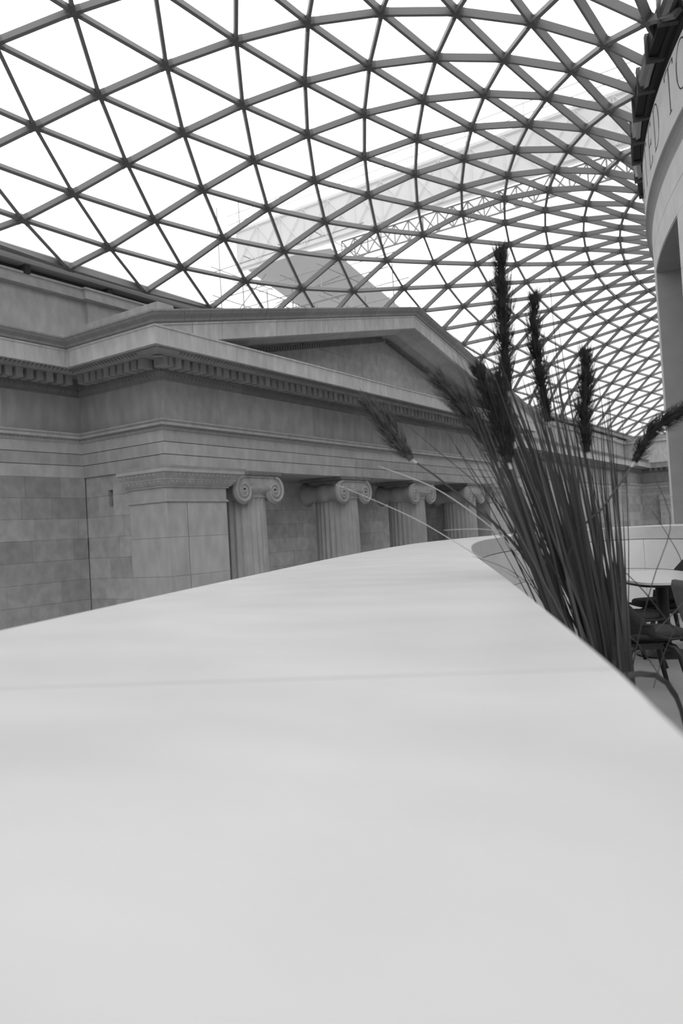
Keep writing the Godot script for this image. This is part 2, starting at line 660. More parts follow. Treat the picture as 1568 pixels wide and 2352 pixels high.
func entablature(parent: Node, path: Array, stones: float, first: float, only: Vector2i) -> void:
	# three-step architrave, its moulding, frieze, bed mouldings; all outlines are (projection, height from eye level)
	moulding(parent, "architrave_stone", path, pv([-0.5, 1.91, 0.0, 1.91, 0.0, 2.228, -0.5, 2.228]), M.stone, stones, 0.004, first, only)
	moulding(parent, "architrave_stone", path, pv([-0.5, 2.242, 0.018, 2.242, 0.018, 2.541, -0.5, 2.541]), M.stone, stones, 0.004, first, only)
	moulding(parent, "architrave_stone", path, pv([-0.5, 2.555, 0.036, 2.555, 0.036, 2.84, -0.5, 2.84]), M.stone, stones, 0.004, first, only)
	moulding(parent, "architrave_moulding", path, pv([-0.4, 2.84, 0.06, 2.84, 0.08, 2.86, 0.09, 2.93, 0.22, 2.94, 0.22, 3.0, 0.20, 3.01, 0.25, 3.05, 0.25, 3.08, -0.4, 3.08]), M.stone, stones * 1.1, 0.004, 0.0, only)
	moulding(parent, "frieze_stone", path, pv([-0.5, 3.08, 0.02, 3.08, 0.02, 4.10, -0.5, 4.10]), M.frieze, 2.1, 0.003, 0.0, only)
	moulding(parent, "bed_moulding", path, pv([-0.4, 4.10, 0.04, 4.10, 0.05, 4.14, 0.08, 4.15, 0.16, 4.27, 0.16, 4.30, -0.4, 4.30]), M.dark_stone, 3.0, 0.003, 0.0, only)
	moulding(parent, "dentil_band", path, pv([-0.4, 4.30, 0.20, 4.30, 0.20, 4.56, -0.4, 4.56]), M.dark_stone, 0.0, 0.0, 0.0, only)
	moulding(parent, "upper_bed_moulding", path, pv([-0.4, 4.56, 0.60, 4.56, 0.62, 4.60, 0.74, 4.66, 0.74, 4.70, -0.4, 4.70]), M.frieze, 3.0, 0.003, 0.0, only)
	var part := path.slice(maxi(only.x, 0), mini(only.y + 2, path.size()))
	var e := Mb.new()
	eggs(e, part, 0.08, 4.15, 0.16, 4.27, 0.13, 0.8)
	eggs(e, part, 0.63, 4.60, 0.74, 4.66, 0.12, 0.8)
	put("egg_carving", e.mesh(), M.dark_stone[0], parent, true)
	var e2 := Mb.new()
	eggs(e2, part, 0.08, 2.86, 0.10, 2.93, 0.105, 0.7)
	put("bead_carving", e2.mesh(), M.stone[0], parent, true)

func corona(parent: Node, path: Array, only: Vector2i) -> void:
	moulding(parent, "cornice_stone", path, pv([-0.5, 4.70, 0.74, 4.70, 1.22, 4.70, 1.24, 4.52, 1.35, 4.52, 1.35, 4.90, 1.38, 4.92, 1.38, 4.96, -0.5, 5.02]), M.cornice, 1.5, 0.006, 0.0, only)

func gutter_course(parent: Node, path: Array, only: Vector2i) -> void:
	moulding(parent, "gutter_stone", path, pv([-0.5, 5.02, 1.36, 4.965, 1.42, 4.98, 1.44, 5.03, 1.54, 5.09, 1.58, 5.14, 1.60, 5.15, 1.60, 5.19, -0.5, 5.24]), M.sima, 1.3, 0.005, 0.0, only)

func dentils(parent: Node, a: Vector2, b: Vector2, from: float, to: float, step := 0.287) -> void:
	var d := (b - a).normalized()
	var n := Vector2(-d.y, d.x)
	var count := int(floor((to - from) / step))
	var mb := Mb.new()
	var w := 0.185
	mb.box(Vector3(-w / 2, 0, -0.16), Vector3(w / 2, 0.245, 0.16), 0.008)
	var me := mb.mesh()
	for i in count:
		var q := a + d * (from + step * (i + 0.5)) + n * 0.38
		var o := put("dentil", me, M.frieze[i % 3], parent)
		o.position = V(q.x, 4.315, q.y)
		o.rotation.y = atan2(n.x, n.y)

func build_walls() -> void:
	var left := setting("wall_left", "weathered pale stone court wall with dentilled cornice behind the portico", "wall")
	# stones below the entablature; the wall itself goes down to the court floor behind them
	var back := Mb.new()
	back.box(V(-24, -13.4, WZ - 1.4), V(FAR_X + 0.6, 5.0, WZ - 0.28))
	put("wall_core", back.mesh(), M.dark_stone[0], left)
	courses(left, Vector2(7.6, WZ), Vector2(PX0 + 0.05, WZ), -3.6, 1.91, 0.55, Vector2(0.8, 1.7), 0.3, [], M.left_ashlar)
	courses(left, Vector2(13.5, WZ + 0.7), Vector2(35.3, WZ + 0.7), -2.49, 2.4, 0.49, Vector2(0.8, 1.9), 0.3, [], M.porch)
	courses(left, Vector2(PX1, WZ), Vector2(44.6, WZ), -2.4, 1.91, 0.62, Vector2(1.5, 2.6))
	courses(left, Vector2(45.7, WZ), Vector2(72.6, WZ), -1.2, 1.91, 0.78, Vector2(2.4, 3.8))
	courses(left, Vector2(72.6, WZ), Vector2(72.6, WZ + 0.5), -1.2, 1.91, 0.78, Vector2(0.5, 0.5))
	courses(left, Vector2(72.6, WZ + 0.5), Vector2(FAR_X, WZ + 0.5), -1.2, 1.91, 0.78, Vector2(1.2, 2.0))
	var low := Mb.new()
	low.box(V(-24, -13.4, WZ - 0.28), V(7.6, 1.91, WZ))
	low.box(V(7.6, -13.4, WZ - 0.28), V(PX0, -3.6, WZ))
	low.box(V(PX1, -13.4, WZ - 0.28), V(FAR_X, -2.4, WZ))
	put("lower_wall", low.mesh(), M.ashlar[2], left)
	var rp := [Vector2(PX1, WZ), Vector2(72.6, WZ), Vector2(72.6, WZ + 0.5), Vector2(FAR_X, WZ + 0.5), Vector2(FAR_X, 20)]
	var whole := whole_plan()
	entablature(left, whole, 2.6, 0.0, Vector2i(0, 0))
	corona(left, whole, Vector2i(0, 0))
	gutter_course(left, whole, Vector2i(0, 0))
	dentils(left, whole[0], whole[1], 3.9, 8.5)
	entablature(left, whole, 4.0, 0.0, Vector2i(4, 7))
	corona(left, whole, Vector2i(4, 7))
	gutter_course(left, whole, Vector2i(4, 7))
	dentils(left, rp[0], rp[1], 1.0, 37.0, 0.6)
	dentils(left, rp[3], rp[4], 0.8, 12.0, 0.5)
	# attic storey with its pilasters and crowning band
	var attic := [Vector2(-24, WZ - 0.12), Vector2(13.45, WZ - 0.12), Vector2(13.45, WZ), Vector2(35.1, WZ), Vector2(35.1, WZ - 0.12), Vector2(69.5, WZ - 0.12), Vector2(69.5, WZ), Vector2(70.6, WZ), Vector2(70.6, WZ - 0.12), Vector2(74.6, WZ - 0.12), Vector2(74.6, 20)]
	moulding(left, "attic_stone", attic, pv([-0.5, 4.9, 0.0, 4.9, 0.0, 6.86, -0.5, 6.86]), M.attic, 6.0, 0.002)
	moulding(left, "attic_band", attic, pv([-0.5, 6.86, 0.24, 6.86, 0.24, 7.04, 0.20, 7.05, 0.22, 7.10, 0.27, 7.12, 0.27, 7.17, -0.5, 7.19]), M.attic, 5.0, 0.003)
	# tall dark recess in the wall beyond the portico
	var win := setting("window_1", "tall narrow dark opening in the wall right of the portico", "window")
	var wm := Mb.new()
	wm.box(V(44.6, -5, WZ - 0.26), V(45.7, 1.91, WZ - 0.2))
	put("dark_glazing", wm.mesh(), M.black, win)
	var wf := Mb.new()
	for xx in [44.6, 45.62]:
		wf.box(V(xx, -5, WZ - 0.2), V(xx + 0.08, 1.91, WZ - 0.02))
	put("window_frame", wf.mesh(), M.black, win)
	# far wall
	var shut := setting("wall_back", "court wall behind the viewer", "wall")
	var sm := Mb.new()
	sm.box(V(-25.4, -13.4, WZ), V(-24, 7.7, 46))
	sm.box(V(-24, -13.4, 45), V(FAR_X + 1.4, 7.7, 46.4))
	put("wall_core", sm.mesh(), M.ashlar[0], shut)
	var far := setting("wall_far", "shadowed end wall of the court at the far right corner", "wall")
	var fm := Mb.new()
	fm.box(V(FAR_X + 0.3, -13.4, WZ - 0.5), V(FAR_X + 1.4, 5.0, 24))
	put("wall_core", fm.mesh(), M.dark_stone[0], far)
	courses(far, Vector2(FAR_X, WZ + 0.5), Vector2(FAR_X, 8), -1.2, 1.91, 0.78, Vector2(2.0, 3.4))
	var fp := [Vector2(FAR_X, WZ + 2.2), Vector2(FAR_X, WZ + 4.6)]
	moulding(far, "pilaster", fp, pv([0.0, -13.4, 0.4, -13.4, 0.4, 0.9, 0.0, 0.9]), [M.ashlar[1]])
	moulding(far, "pilaster_capital", fp, pv([0.0, 0.9, 0.45, 0.9, 0.5, 1.2, 0.75, 1.5, 0.75, 1.91, 0.0, 1.91]), [M.stone[0]])

func build_portico() -> void:
	var root := thing("portico", "four-columned stone temple front with a low pediment against the left wall", "portico", Vector3.ZERO)
	var path := [Vector2(PX0, WZ), Vector2(PX0, FZ), Vector2(PX1, FZ), Vector2(PX1, WZ)]
	var whole := whole_plan()
	entablature(root, whole, 3.2, 0.0, Vector2i(1, 1))
	entablature(root, whole, 5.05, 3.69, Vector2i(2, 2))
	entablature(root, whole, 3.2, 0.0, Vector2i(3, 3))
	dentils(root, path[0], path[1], 0.62, 3.26, 0.262)
	dentils(root, path[1], path[2], -0.287, 22.83)
	dentils(root, path[2], path[3], 0.2, 3.0)
	corona(root, whole, Vector2i(1, 3))
	gutter_course(root, whole, Vector2i(1, 1))
	gutter_course(root, whole, Vector2i(3, 3))
	# inner lining, soffit of the entablature and the porch ceiling
	var mb := Mb.new()
	mb.box(V(PX0 + 0.4, 1.93, WZ), V(PX1 - 0.4, 2.3, -14.5))
	mb.box(V(PX0 + 0.4, 2.3, -15.9), V(PX1 - 0.4, 4.9, -14.4))
	put("porch_ceiling", mb.mesh(), M.ashlar[2], root)
	# raking cornices, mitred into the return at the eaves and plumb at the apex
	var slope := 0.2235
	var mid := (PX0 + PX1) / 2.0
	var cor := pv([-0.1, 4.75, 0.5, 4.75, 0.52, 4.62, 0.74, 4.66, 0.80, 4.70, 1.22, 4.70, 1.24, 4.52, 1.35, 4.52, 1.35, 4.90, 1.38, 4.92, 1.38, 4.96, -0.1, 5.02])
	var sim := pv([-0.1, 5.02, 1.36, 4.965, 1.42, 4.98, 1.44, 5.03, 1.54, 5.09, 1.58, 5.14, 1.60, 5.15, 1.60, 5.19, -0.1, 5.24])
	for side in [-1.0, 1.0]:
		for layer in [[cor, "raking_cornice_stone", 1.15, M.cornice], [sim, "raking_gutter_stone", 0.95, M.sima]]:
			var count := int(round(12.6 / layer[2]))
			var cuts := []
			for i in count + 1:
				cuts.append((i + (0.0 if i == 0 or i == count else rng.randf_range(-0.12, 0.12))) / count)
			for i in count:
				var f0: float = cuts[i]
				var f1: float = cuts[i + 1]
				var gap := 0.0006
				var piece := Mb.new()
				prism(piece, layer[0], func(q: Vector2, e: int) -> Vector3:
					var half := mid - PX0 + q.x
					var f := f1 - gap if e == 1 else f0
					var along := half * f
					var x := (mid - half + along) if side < 0 else (mid + half - along)
					return V(x, q.y + slope * along, FZ + q.x - 0.014))
				put(layer[1], piece.mesh(), layer[3][rng.randi() % layer[3].size()], root)
	# carved row under the raking cornice
	var eg := Mb.new()
	for side in [-1.0, 1.0]:
		for i in 86:
			var x: float = mid + side * (0.2 + i * 0.13)
			var y := 4.62 + slope * (mid - PX0 - absf(x - mid)) - 0.06
			eg.box(V(x - 0.04, y, FZ - 0.05), V(x + 0.04, y + 0.12, FZ + 0.12))
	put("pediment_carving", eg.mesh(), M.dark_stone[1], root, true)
	# tympanum of squared stones
	var rows := 5
	for row in rows:
		var y0 := 4.96 + row * 0.56
		var y1 := y0 + 0.555
		var half := (mid - PX0) * (1.0 - (y0 - 4.70) / (slope * (mid - PX0)))
		var x := mid - half - rng.randf_range(0, 0.6)
		while x < mid + half:
			var w := rng.randf_range(1.1, 2.0)
			var xa := maxf(x, mid - half)
			var xb := minf(x + w, mid + half)
			if xb - xa > 0.1:
				var one := Mb.new()
				var pr := rng.randf_range(-0.004, 0.004)
				one.box(V(xa + 0.003, y0, FZ - 0.35), V(xb - 0.003, y1, FZ - 0.02 + pr))
				put("tympanum_stone", one.mesh(), M.ashlar[rng.randi() % 6], root)
			x += w
	# gable roof behind the cornices and the low stones standing on the left eave
	for side in [-1.0, 1.0]:
		var rf := Mb.new()
		var xe: float = mid + side * (mid - PX0 + 1.3)
		var ye := 5.02
		var ya := ye + slope * (mid - PX0 + 1.3)
		var a := V(xe, ye, WZ - 0.2)
		var b := V(xe, ye, FZ + 1.2)
		var c := V(mid, ya, FZ + 1.2)
		var d := V(mid, ya, WZ - 0.2)
		var dn := Vector3(0, -0.12, 0)
		if side < 0:
			rf.hexa([b + dn, c + dn, d + dn, a + dn, b, c, d, a])
		else:
			rf.hexa([c + dn, b + dn, a + dn, d + dn, c, b, a, d])
		put("roof_slope", rf.mesh(), M.lead, root)
	for q in [[-15.63, -14.44, 0.0], [-14.43, -12.85, -0.02]]:
		var up := Mb.new()
		up.box(V(12.0 + q[2], 5.05, q[0]), V(12.5, 5.585, q[1]), 0.012)
		put("eave_stone", up.mesh(), M.stone[0], root)
	for c in [Vector2(PX0, -1.0), Vector2(PX1, 1.0)]:   # wide blocks that end the dentil rows at the corners
		var cb := Mb.new()
		var xl: float = c.x + (0.20 if c.y > 0 else -0.38)
		cb.box(V(xl, 4.315, FZ + 0.2), V(xl + 0.18, 4.56, FZ + 0.54), 0.008)
		put("corner_dentil", cb.mesh(), M.frieze[0], root)
	# corner flower under the cornice
	var fl := Mb.new()
	fl.smooth(true)
	for i in 5:
		var t := -PI * 0.25 + (i - 2) * 0.5
		fl.tube([V(PX0 - 0.42, 4.55, FZ + 0.42), V(PX0 - 0.42 - 0.16 * sin(t + PI / 2), 4.52, FZ + 0.42 + 0.16 * cos(t + PI / 2))], 0.045, 0.02, 6)
	put("corner_flower", fl.mesh(), M.stone[1], root)
	# corner piers
	for side in [0, 1]:
		var x0 := PX0 if side == 0 else PX1 - 2.17
		var x1 := PX0 + 2.17 if side == 0 else PX1
		var cut := x0 + 0.70 if side == 0 else x1 - 0.70
		var y := -2.8
		while y < 1.0:
			var y1 := minf(y + 0.98, 1.03)
			for seg in [[x0, cut - 0.012], [cut + 0.012, x1]]:
				var st := Mb.new()
				st.box(V(seg[0], y + 0.002, FZ - 1.4), V(seg[1], y1 - 0.002, FZ), 0.006)
				put("pier_stone", st.mesh(), M.pier[rng.randi() % 3], root)
			y = y1
		var base := Mb.new()
		base.box(V(x0, -13.4, FZ - 1.4), V(x1, -2.8, FZ))
		put("pier_base", base.mesh(), M.ashlar[2], root)
		var pp := [Vector2(x0, FZ - 1.4), Vector2(x0, FZ), Vector2(x1, FZ), Vector2(x1, FZ - 1.4)]
		moulding(root, "pier_capital", pp, pv([-0.3, 1.03, 0.03, 1.03, 0.045, 1.06, 0.03, 1.09, 0.0, 1.10, 0.0, 1.40, 0.06, 1.41, 0.06, 1.44, 0.10, 1.46, 0.19, 1.57, 0.21, 1.58, 0.21, 1.61, 0.22, 1.62, 0.33, 1.75, 0.38, 1.76, 0.38, 1.84, 0.40, 1.87, 0.42, 1.91, -0.3, 1.91]), [M.stone[1]])
		var ev := Mb.new()
		eggs(ev, pp, 0.10, 1.46, 0.19, 1.57, 0.14, 0.8)
		eggs(ev, pp, 0.22, 1.62, 0.33, 1.75, 0.14, 0.8)
		eggs(ev, pp, 0.03, 1.04, 0.03, 1.09, 0.07, 0.8)
		put("capital_carving", ev.mesh(), M.stone[0], root, true)
		# side wall of the porch between pier and court wall, with a narrow slot in the left one
		var wx := PX0 + 0.07 if side == 0 else PX1 - 0.07
		var a := Vector2(wx, WZ) if side == 0 else Vector2(wx, FZ - 1.4)
		var b := Vector2(wx, FZ - 1.4) if side == 0 else Vector2(wx, WZ)
		courses(root, a, b, -3.6, 1.91, 0.551, Vector2(0.7, 1.2), 0.5 if side == 0 else 0.3, [0.92, 1.10, 1.06, 1.50] if side == 0 else [])
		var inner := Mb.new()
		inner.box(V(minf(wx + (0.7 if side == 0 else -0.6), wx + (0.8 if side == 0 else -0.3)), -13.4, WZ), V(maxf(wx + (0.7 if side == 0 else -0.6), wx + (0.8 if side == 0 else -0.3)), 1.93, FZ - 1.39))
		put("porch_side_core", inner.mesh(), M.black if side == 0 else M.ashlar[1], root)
	# porch floor
	var pf := Mb.new()
	pf.box(V(PX0, -13.4, WZ), V(PX1, -9.6, FZ))
	put("porch_plinth", pf.mesh(), M.ashlar[3], root)
	var first := ionic_column()
	var words := ["leftmost fluted column, beside the left corner pier", "second fluted column from the left pier", "third fluted column from the left pier", "last fluted column, half hidden behind the tall grass"]
	for i in 4:
		var c: Node3D = first if i == 0 else first.duplicate()
		if i > 0:
			c.name = numbered("ionic_column")
			add_child(c, true)
		c.position = V(16.72 + i * 5.053, 0, -14.86)
		tag(c, words[i] + " of the portico", "column", "columns of the portico")

func ionic_column() -> Node3D:
	var o := thing("ionic_column", "column", "column")
	var mb := Mb.new()
	mb.smooth(true)
	var sides := 24 * 6
	var rows := []
	var hs := [-9.6, -7.0, -4.0, -2.0, -0.35, -0.345, 0.9, 1.08, 1.14, 1.17]
	for h in hs.size():
		var y: float = hs[h]
		var r0 := lerpf(0.86, 0.745, clampf((y + 9.6) / 10.7, 0, 1))
		var deep := 0.055
		if y > 1.1:
			deep = 0.0 if h == hs.size() - 1 else 0.035
		var ring := []
		for k in sides + 1:
			var t := TAU * k / sides
			var f := fmod(float(k), 6.0) / 6.0
			var cut := 0.0
			if f > 0.12 and f < 0.99:
				cut = deep * sin(PI * clampf((f - 0.1) / 0.86, 0, 1)) + (0.006 if deep > 0.04 else 0.0)
			var r := r0 - cut
			ring.append(Vector3(cos(t) * r, y, -sin(t) * r))
		rows.append(ring)
	for h in rows.size() - 1:
		mb.strip(rows[h], rows[h + 1])
	put("shaft", mb.mesh(), M.stone[1], o)
	var nk := Mb.new()
	nk.smooth(true)
	nk.lathe(Vector3.ZERO, [Vector2(0.745, 1.17), Vector2(0.775, 1.175), Vector2(0.79, 1.20), Vector2(0.775, 1.225), Vector2(0.75, 1.23), Vector2(0.78, 1.26), Vector2(0.88, 1.40), Vector2(0.90, 1.48), Vector2(0.84, 1.52), Vector2(0.3, 1.53)], 40)
	for i in 28:                                      # eggs on the echinus
		var t := TAU * i / 28
		var d := Vector3(cos(t), 0, -sin(t))
		var s := Vector3(-sin(t), 0, -cos(t))
		var a := d * 0.795 + Vector3(0, 1.27, 0)
		var b := d * 0.92 + Vector3(0, 1.47, 0)
		var c := d * 0.955 + Vector3(0, 1.40, 0)
		nk.tri(a, c, d * 0.87 - s * 0.06 + Vector3(0, 1.41, 0))
		nk.tri(a, d * 0.87 + s * 0.06 + Vector3(0, 1.41, 0), c)
		nk.tri(c, b, d * 0.87 - s * 0.06 + Vector3(0, 1.41, 0))
		nk.tri(c, d * 0.87 + s * 0.06 + Vector3(0, 1.41, 0), b)
	put("echinus", nk.mesh(), M.stone[0], o)
	var ab := Mb.new()
	prism(ab, pv([-0.80, 1.80, -0.88, 1.81, -0.93, 1.88, -0.93, 1.925, 0.93, 1.925, 0.93, 1.88, 0.88, 1.81, 0.80, 1.80]), func(q: Vector2, e: int) -> Vector3:
		return Vector3(q.x, q.y, 0.86 if e == 0 else -0.86))
	for i in 15:
		for s in [-1.0, 1.0]:
			var x := (i - 7) * 0.122
			ab.box(Vector3(x - 0.04, 1.815, -0.86 - 0.03 if s < 0 else 0.86), Vector3(x + 0.04, 1.875, -0.86 if s < 0 else 0.86 + 0.03))
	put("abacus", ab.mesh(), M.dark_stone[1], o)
	# cushions at both sides, their scroll faces to the front and back, the sagging band between the scrolls
	for s in [-1.0, 1.0]:
		var cu := Mb.new()
		cu.smooth(true)
		var prof := [Vector2(0.05, 0.80), Vector2(0.40, 0.79), Vector2(0.42, 0.74), Vector2(0.33, 0.60), Vector2(0.27, 0.35), Vector2(0.30, 0.12), Vector2(0.33, 0.06), Vector2(0.30, 0.0), Vector2(0.33, -0.06), Vector2(0.30, -0.12), Vector2(0.27, -0.35), Vector2(0.33, -0.60), Vector2(0.42, -0.74), Vector2(0.40, -0.79), Vector2(0.05, -0.80)]
		for i in prof.size() - 1:
			for k in 28:
				var a := TAU * k / 28
				var b := TAU * (k + 1) / 28
				var c := Vector3(s * 0.69, 1.39, 0)
				cu.quad(c + Vector3(cos(a) * prof[i].x, sin(a) * prof[i].x, prof[i].y), c + Vector3(cos(a) * prof[i + 1].x, sin(a) * prof[i + 1].x, prof[i + 1].y),
					c + Vector3(cos(b) * prof[i + 1].x, sin(b) * prof[i + 1].x, prof[i + 1].y), c + Vector3(cos(b) * prof[i].x, sin(b) * prof[i].x, prof[i].y))
		var cush := put("cushion", cu.mesh(), M.stone[0], o)
		for z in [0.80, -0.80]:
			var sp := Mb.new()
			sp.smooth(true)
			var pts := []
			var turns := 2.75
			for k in 90:
				var f := k / 89.0
				var r := 0.405 * pow(0.16, f)
				var t: float = PI * 0.5 - s * TAU * turns * f
				pts.append(Vector3(s * 0.69 + cos(t) * r, 1.37 + sin(t) * r - 0.03 * f, z))
			sp.tube(pts, 0.05, 0.016, 7)
			sp.tube([Vector3(s * 0.69, 1.335, z - 0.05), Vector3(s * 0.69, 1.335, z + signf(z) * 0.05)], 0.062, 0.04, 12)
			put("scroll", sp.mesh(), M.stone[2], cush)
	var bd := Mb.new()
	var top := []
	var low := []
	for k in 13:
		var x := lerpf(-0.69, 0.69, k / 12.0)
		top.append(Vector2(x, 1.80))
		low.append(Vector2(x, 1.50 - 0.07 * (1.0 - pow(x / 0.69, 2)) + 0.10 * pow(absf(x / 0.69), 6)))
	low.reverse()
	prism(bd, PackedVector2Array(top + low), func(q: Vector2, e: int) -> Vector3:
		return Vector3(q.x, q.y, 0.78 if e == 0 else -0.78))
	var band := put("scroll_band", bd.mesh(), M.stone[1], o)
	for z in [0.79, -0.79]:
		var rim := Mb.new()
		rim.smooth(true)
		var l := []
		var h2 := []
		for k in 13:
			var x := lerpf(-0.69, 0.69, k / 12.0)
			l.append(Vector3(x, 1.50 - 0.07 * (1.0 - pow(x / 0.69, 2)) + 0.10 * pow(absf(x / 0.69), 6), z))
			h2.append(Vector3(x, 1.775, z))
		rim.tube(l, 0.03, 0.03, 6)
		rim.tube(h2, 0.04, 0.04, 6)
		put("rim", rim.mesh(), M.stone[2], band)
	return o

# ---------------------------------------------------------------- the round building on the right
func on_hall(r: float, deg: float, y: float) -> Vector3:   # deg from the direction of the left wall, towards the far end
	var t := deg_to_rad(deg)
	return V(HALL.x + r * sin(t), y, HALL.y - r * cos(t))

func arc_block(parent: Node, called: String, a0: float, a1: float, prof: PackedVector2Array, m: Material, step := 1.2, gap := 0.012) -> MeshInstance3D:
	# prof is an outline of (radius, height), swept from angle a0 to a1
	var mb := Mb.new()
	mb.smooth(true)
	if Geometry2D.is_polygon_clockwise(prof):
		prof.reverse()
	var n := int(ceil((a1 - a0) / step))
	var inset := gap
	var at := func(i: int) -> float: return lerpf(a0 + inset, a1 - inset, float(i) / n)
	for j in prof.size():
		var p := prof[j]
		var q := prof[(j + 1) % prof.size()]
		var one := Mb.new()
		for i in n:
			mb.g = j + 1
			mb.quad(on_hall(p.x, at.call(i), p.y), on_hall(p.x, at.call(i + 1), p.y), on_hall(q.x, at.call(i + 1), q.y), on_hall(q.x, at.call(i), q.y))
	mb.smooth(false)
	var t := Geometry2D.triangulate_polygon(prof)
	for i in range(0, t.size(), 3):
		mb.tri(on_hall(prof[t[i]].x, a0 + inset, prof[t[i]].y), on_hall(prof[t[i + 1]].x, a0 + inset, prof[t[i + 1]].y), on_hall(prof[t[i + 2]].x, a0 + inset, prof[t[i + 2]].y))
		mb.tri(on_hall(prof[t[i]].x, a1 - inset, prof[t[i]].y), on_hall(prof[t[i + 2]].x, a1 - inset, prof[t[i + 2]].y), on_hall(prof[t[i + 1]].x, a1 - inset, prof[t[i + 1]].y))
	return put(called, mb.mesh(), m, parent)

func rect(r0: float, r1: float, y0: float, y1: float) -> PackedVector2Array:
	return pv([r0, y0, r1, y0, r1, y1, r0, y1])

func build_hall() -> void:
	var root := setting("wall_right", "smooth pale curved wall of the round building with carved lettering below the roof ring", "wall")
	var R := 23.42
	var openings := [[-21.75, -13.2], [-1.0, 7.5], [-42.5, -34.0]]
	# lower storey: piers between tall openings, laid in courses with fine joints
	var piers := [[-62.0, -42.5], [-34.0, -21.75], [-13.2, -1.0], [7.5, 40.0]]
	for p in piers:
		var y := 5.75
		var row := 0
		while y > -6.0:
			var y0 := y - 1.07
			var cuts := [p[0], p[1]]
			if p[1] - p[0] > 8.0:
				var c: float = p[1] - 0.55 * (p[1] - p[0]) + (1.6 if row % 2 else -1.6)
				cuts = [p[0], c, p[1]]
			for i in cuts.size() - 1:
				arc_block(root, "stone_panel", cuts[i], cuts[i + 1], rect(R - 1.35, R, y0 + 0.004, y - 0.004), M.drum[rng.randi() % 2], 1.0, 0.008 if i > 0 else 0.0)
			y = y0
			row += 1
		arc_block(root, "lower_pier", p[0], p[1], rect(R - 1.35, R, -13.4, y), M.drum[0], 1.0, 0.0)
	for a in [[-62.0, -42.0], [-42.0, -22.15], [-22.15, -12.6], [-12.6, -0.4], [-0.4, 20.0], [20.0, 40.0]]:
		arc_block(root, "lintel_panel", a[0], a[1], rect(R - 1.35, R, 5.752, 6.27), M.drum[0], 0.8, 0.01)
		arc_block(root, "lintel_panel", a[0], a[1], rect(R - 1.35, R, 6.285, 6.84), M.drum[0], 0.8, 0.004)
	for o in openings:  # thin linings added; shade of jambs and soffit put into their colour
		arc_block(root, "reveal_shade_panel", o[1] - 0.1, o[1], rect(R - 1.15, R - 0.012, -13.4, 5.75), M.drum_shade, 1.0, 0.0)
		arc_block(root, "reveal_shade_panel", o[0], o[0] + 0.1, rect(R - 1.15, R - 0.012, -13.4, 5.75), M.drum_shade, 1.0, 0.0)
		arc_block(root, "soffit_shade_panel", o[0] + 0.1, o[1] - 0.1, rect(R - 1.15, R - 0.012, 5.715, 5.75), M.drum_shade, 0.8, 0.0)
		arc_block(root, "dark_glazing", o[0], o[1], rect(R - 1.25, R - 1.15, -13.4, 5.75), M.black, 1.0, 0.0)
		for k in 3:
			var a: float = lerpf(o[0], o[1], (k + 0.5) / 3.0)
			arc_block(root, "glazing_bar", a - 0.12, a + 0.12, rect(R - 1.15, R - 1.05, -13.4, 5.75), M.black, 1.0, 0.0)
	# moulded soffit band and the lettered frieze above it
	for i in 17:
		var a0 := -62.0 + i * 6.0
		arc_block(root, "cove_moulding", a0, a0 + 6.0, pv([R - 1.0, 6.84, R - 0.02, 6.84, R - 0.01, 6.93, R + 0.02, 7.02, R + 0.07, 7.09, R + 0.13, 7.12, R + 0.13, 7.15, R - 1.0, 7.15]), M.drum_shade, 0.6, 0.0)  # shade of the downward face is put into its darker colour
		arc_block(root, "frieze_panel", a0, a0 + 6.0, rect(R - 1.0, R + 0.12, 7.15, 8.36), M.drum[0], 0.6, 0.003)
	# the letters of the inscription that can be seen: ...TED TO...
	letters(root, R + 0.122)
	# slot above the frieze with mirror panes added for brightness, the dark ring girder that carries the roof, polished ducts between its plates
	arc_block(root, "clerestory_sill", -62, 40, rect(R - 1.2, R - 0.3, 8.36, 8.5), M.duct, 1.0, 0.0)
	for i in 34:
		var a0 := -62.0 + i * 3.0
		var g := arc_block(root, "clerestory_mirror", a0, a0 + 3.0, rect(R - 0.62, R - 0.60, 8.5, 9.3), M.duct, 1.0, 0.05)  # opaque mirror metal in place of glass, so the slot looks bright
		arc_block(root, "clerestory_post", a0 - 0.09, a0 + 0.09, rect(R - 0.75, R - 0.55, 8.36, 9.35), M.louvre, 1.0, 0.0)
	arc_block(root, "ring_girder", -62, 40, pv([R - 0.1, 9.0, R + 0.05, 8.86, R + 0.12, 8.86, R + 0.12, 9.42, R - 0.1, 9.42]), M.gutter, 0.6, 0.0)
	for i in 38:
		var a0 := -62.0 + i * 2.7
		var kind := i % 2
		if kind == 0:
			var mb := Mb.new()
			for k in 9:                               # louvre blades
				var y := 8.90 + k * 0.048
				for j in 4:
					var b0 := a0 + 0.12 + j * 0.615
					var b1 := b0 + 0.615
					mb.hexa([on_hall(R + 0.14, b0, y), on_hall(R + 0.14, b1, y), on_hall(R + 0.30, b1, y + 0.02), on_hall(R + 0.30, b0, y + 0.02),
						on_hall(R + 0.14, b0, y + 0.03), on_hall(R + 0.14, b1, y + 0.03), on_hall(R + 0.30, b1, y + 0.05), on_hall(R + 0.30, b0, y + 0.05)])
			put("louvre", mb.mesh(), M.black, root)
		else:
			arc_block(root, "duct", a0 + 0.1, a0 + 2.6, pv([R + 0.14, 8.9, R + 0.24, 8.88, R + 0.31, 8.95, R + 0.33, 9.1, R + 0.31, 9.25, R + 0.24, 9.33, R + 0.14, 9.33]), M.duct, 0.3, 0.0)
		arc_block(root, "ring_plate", a0 - 0.14, a0 + 0.14, rect(R, R + 0.345, 8.85, 9.40), M.plate, 0.3, 0.0)
	var cap := Mb.new()
	var c := []
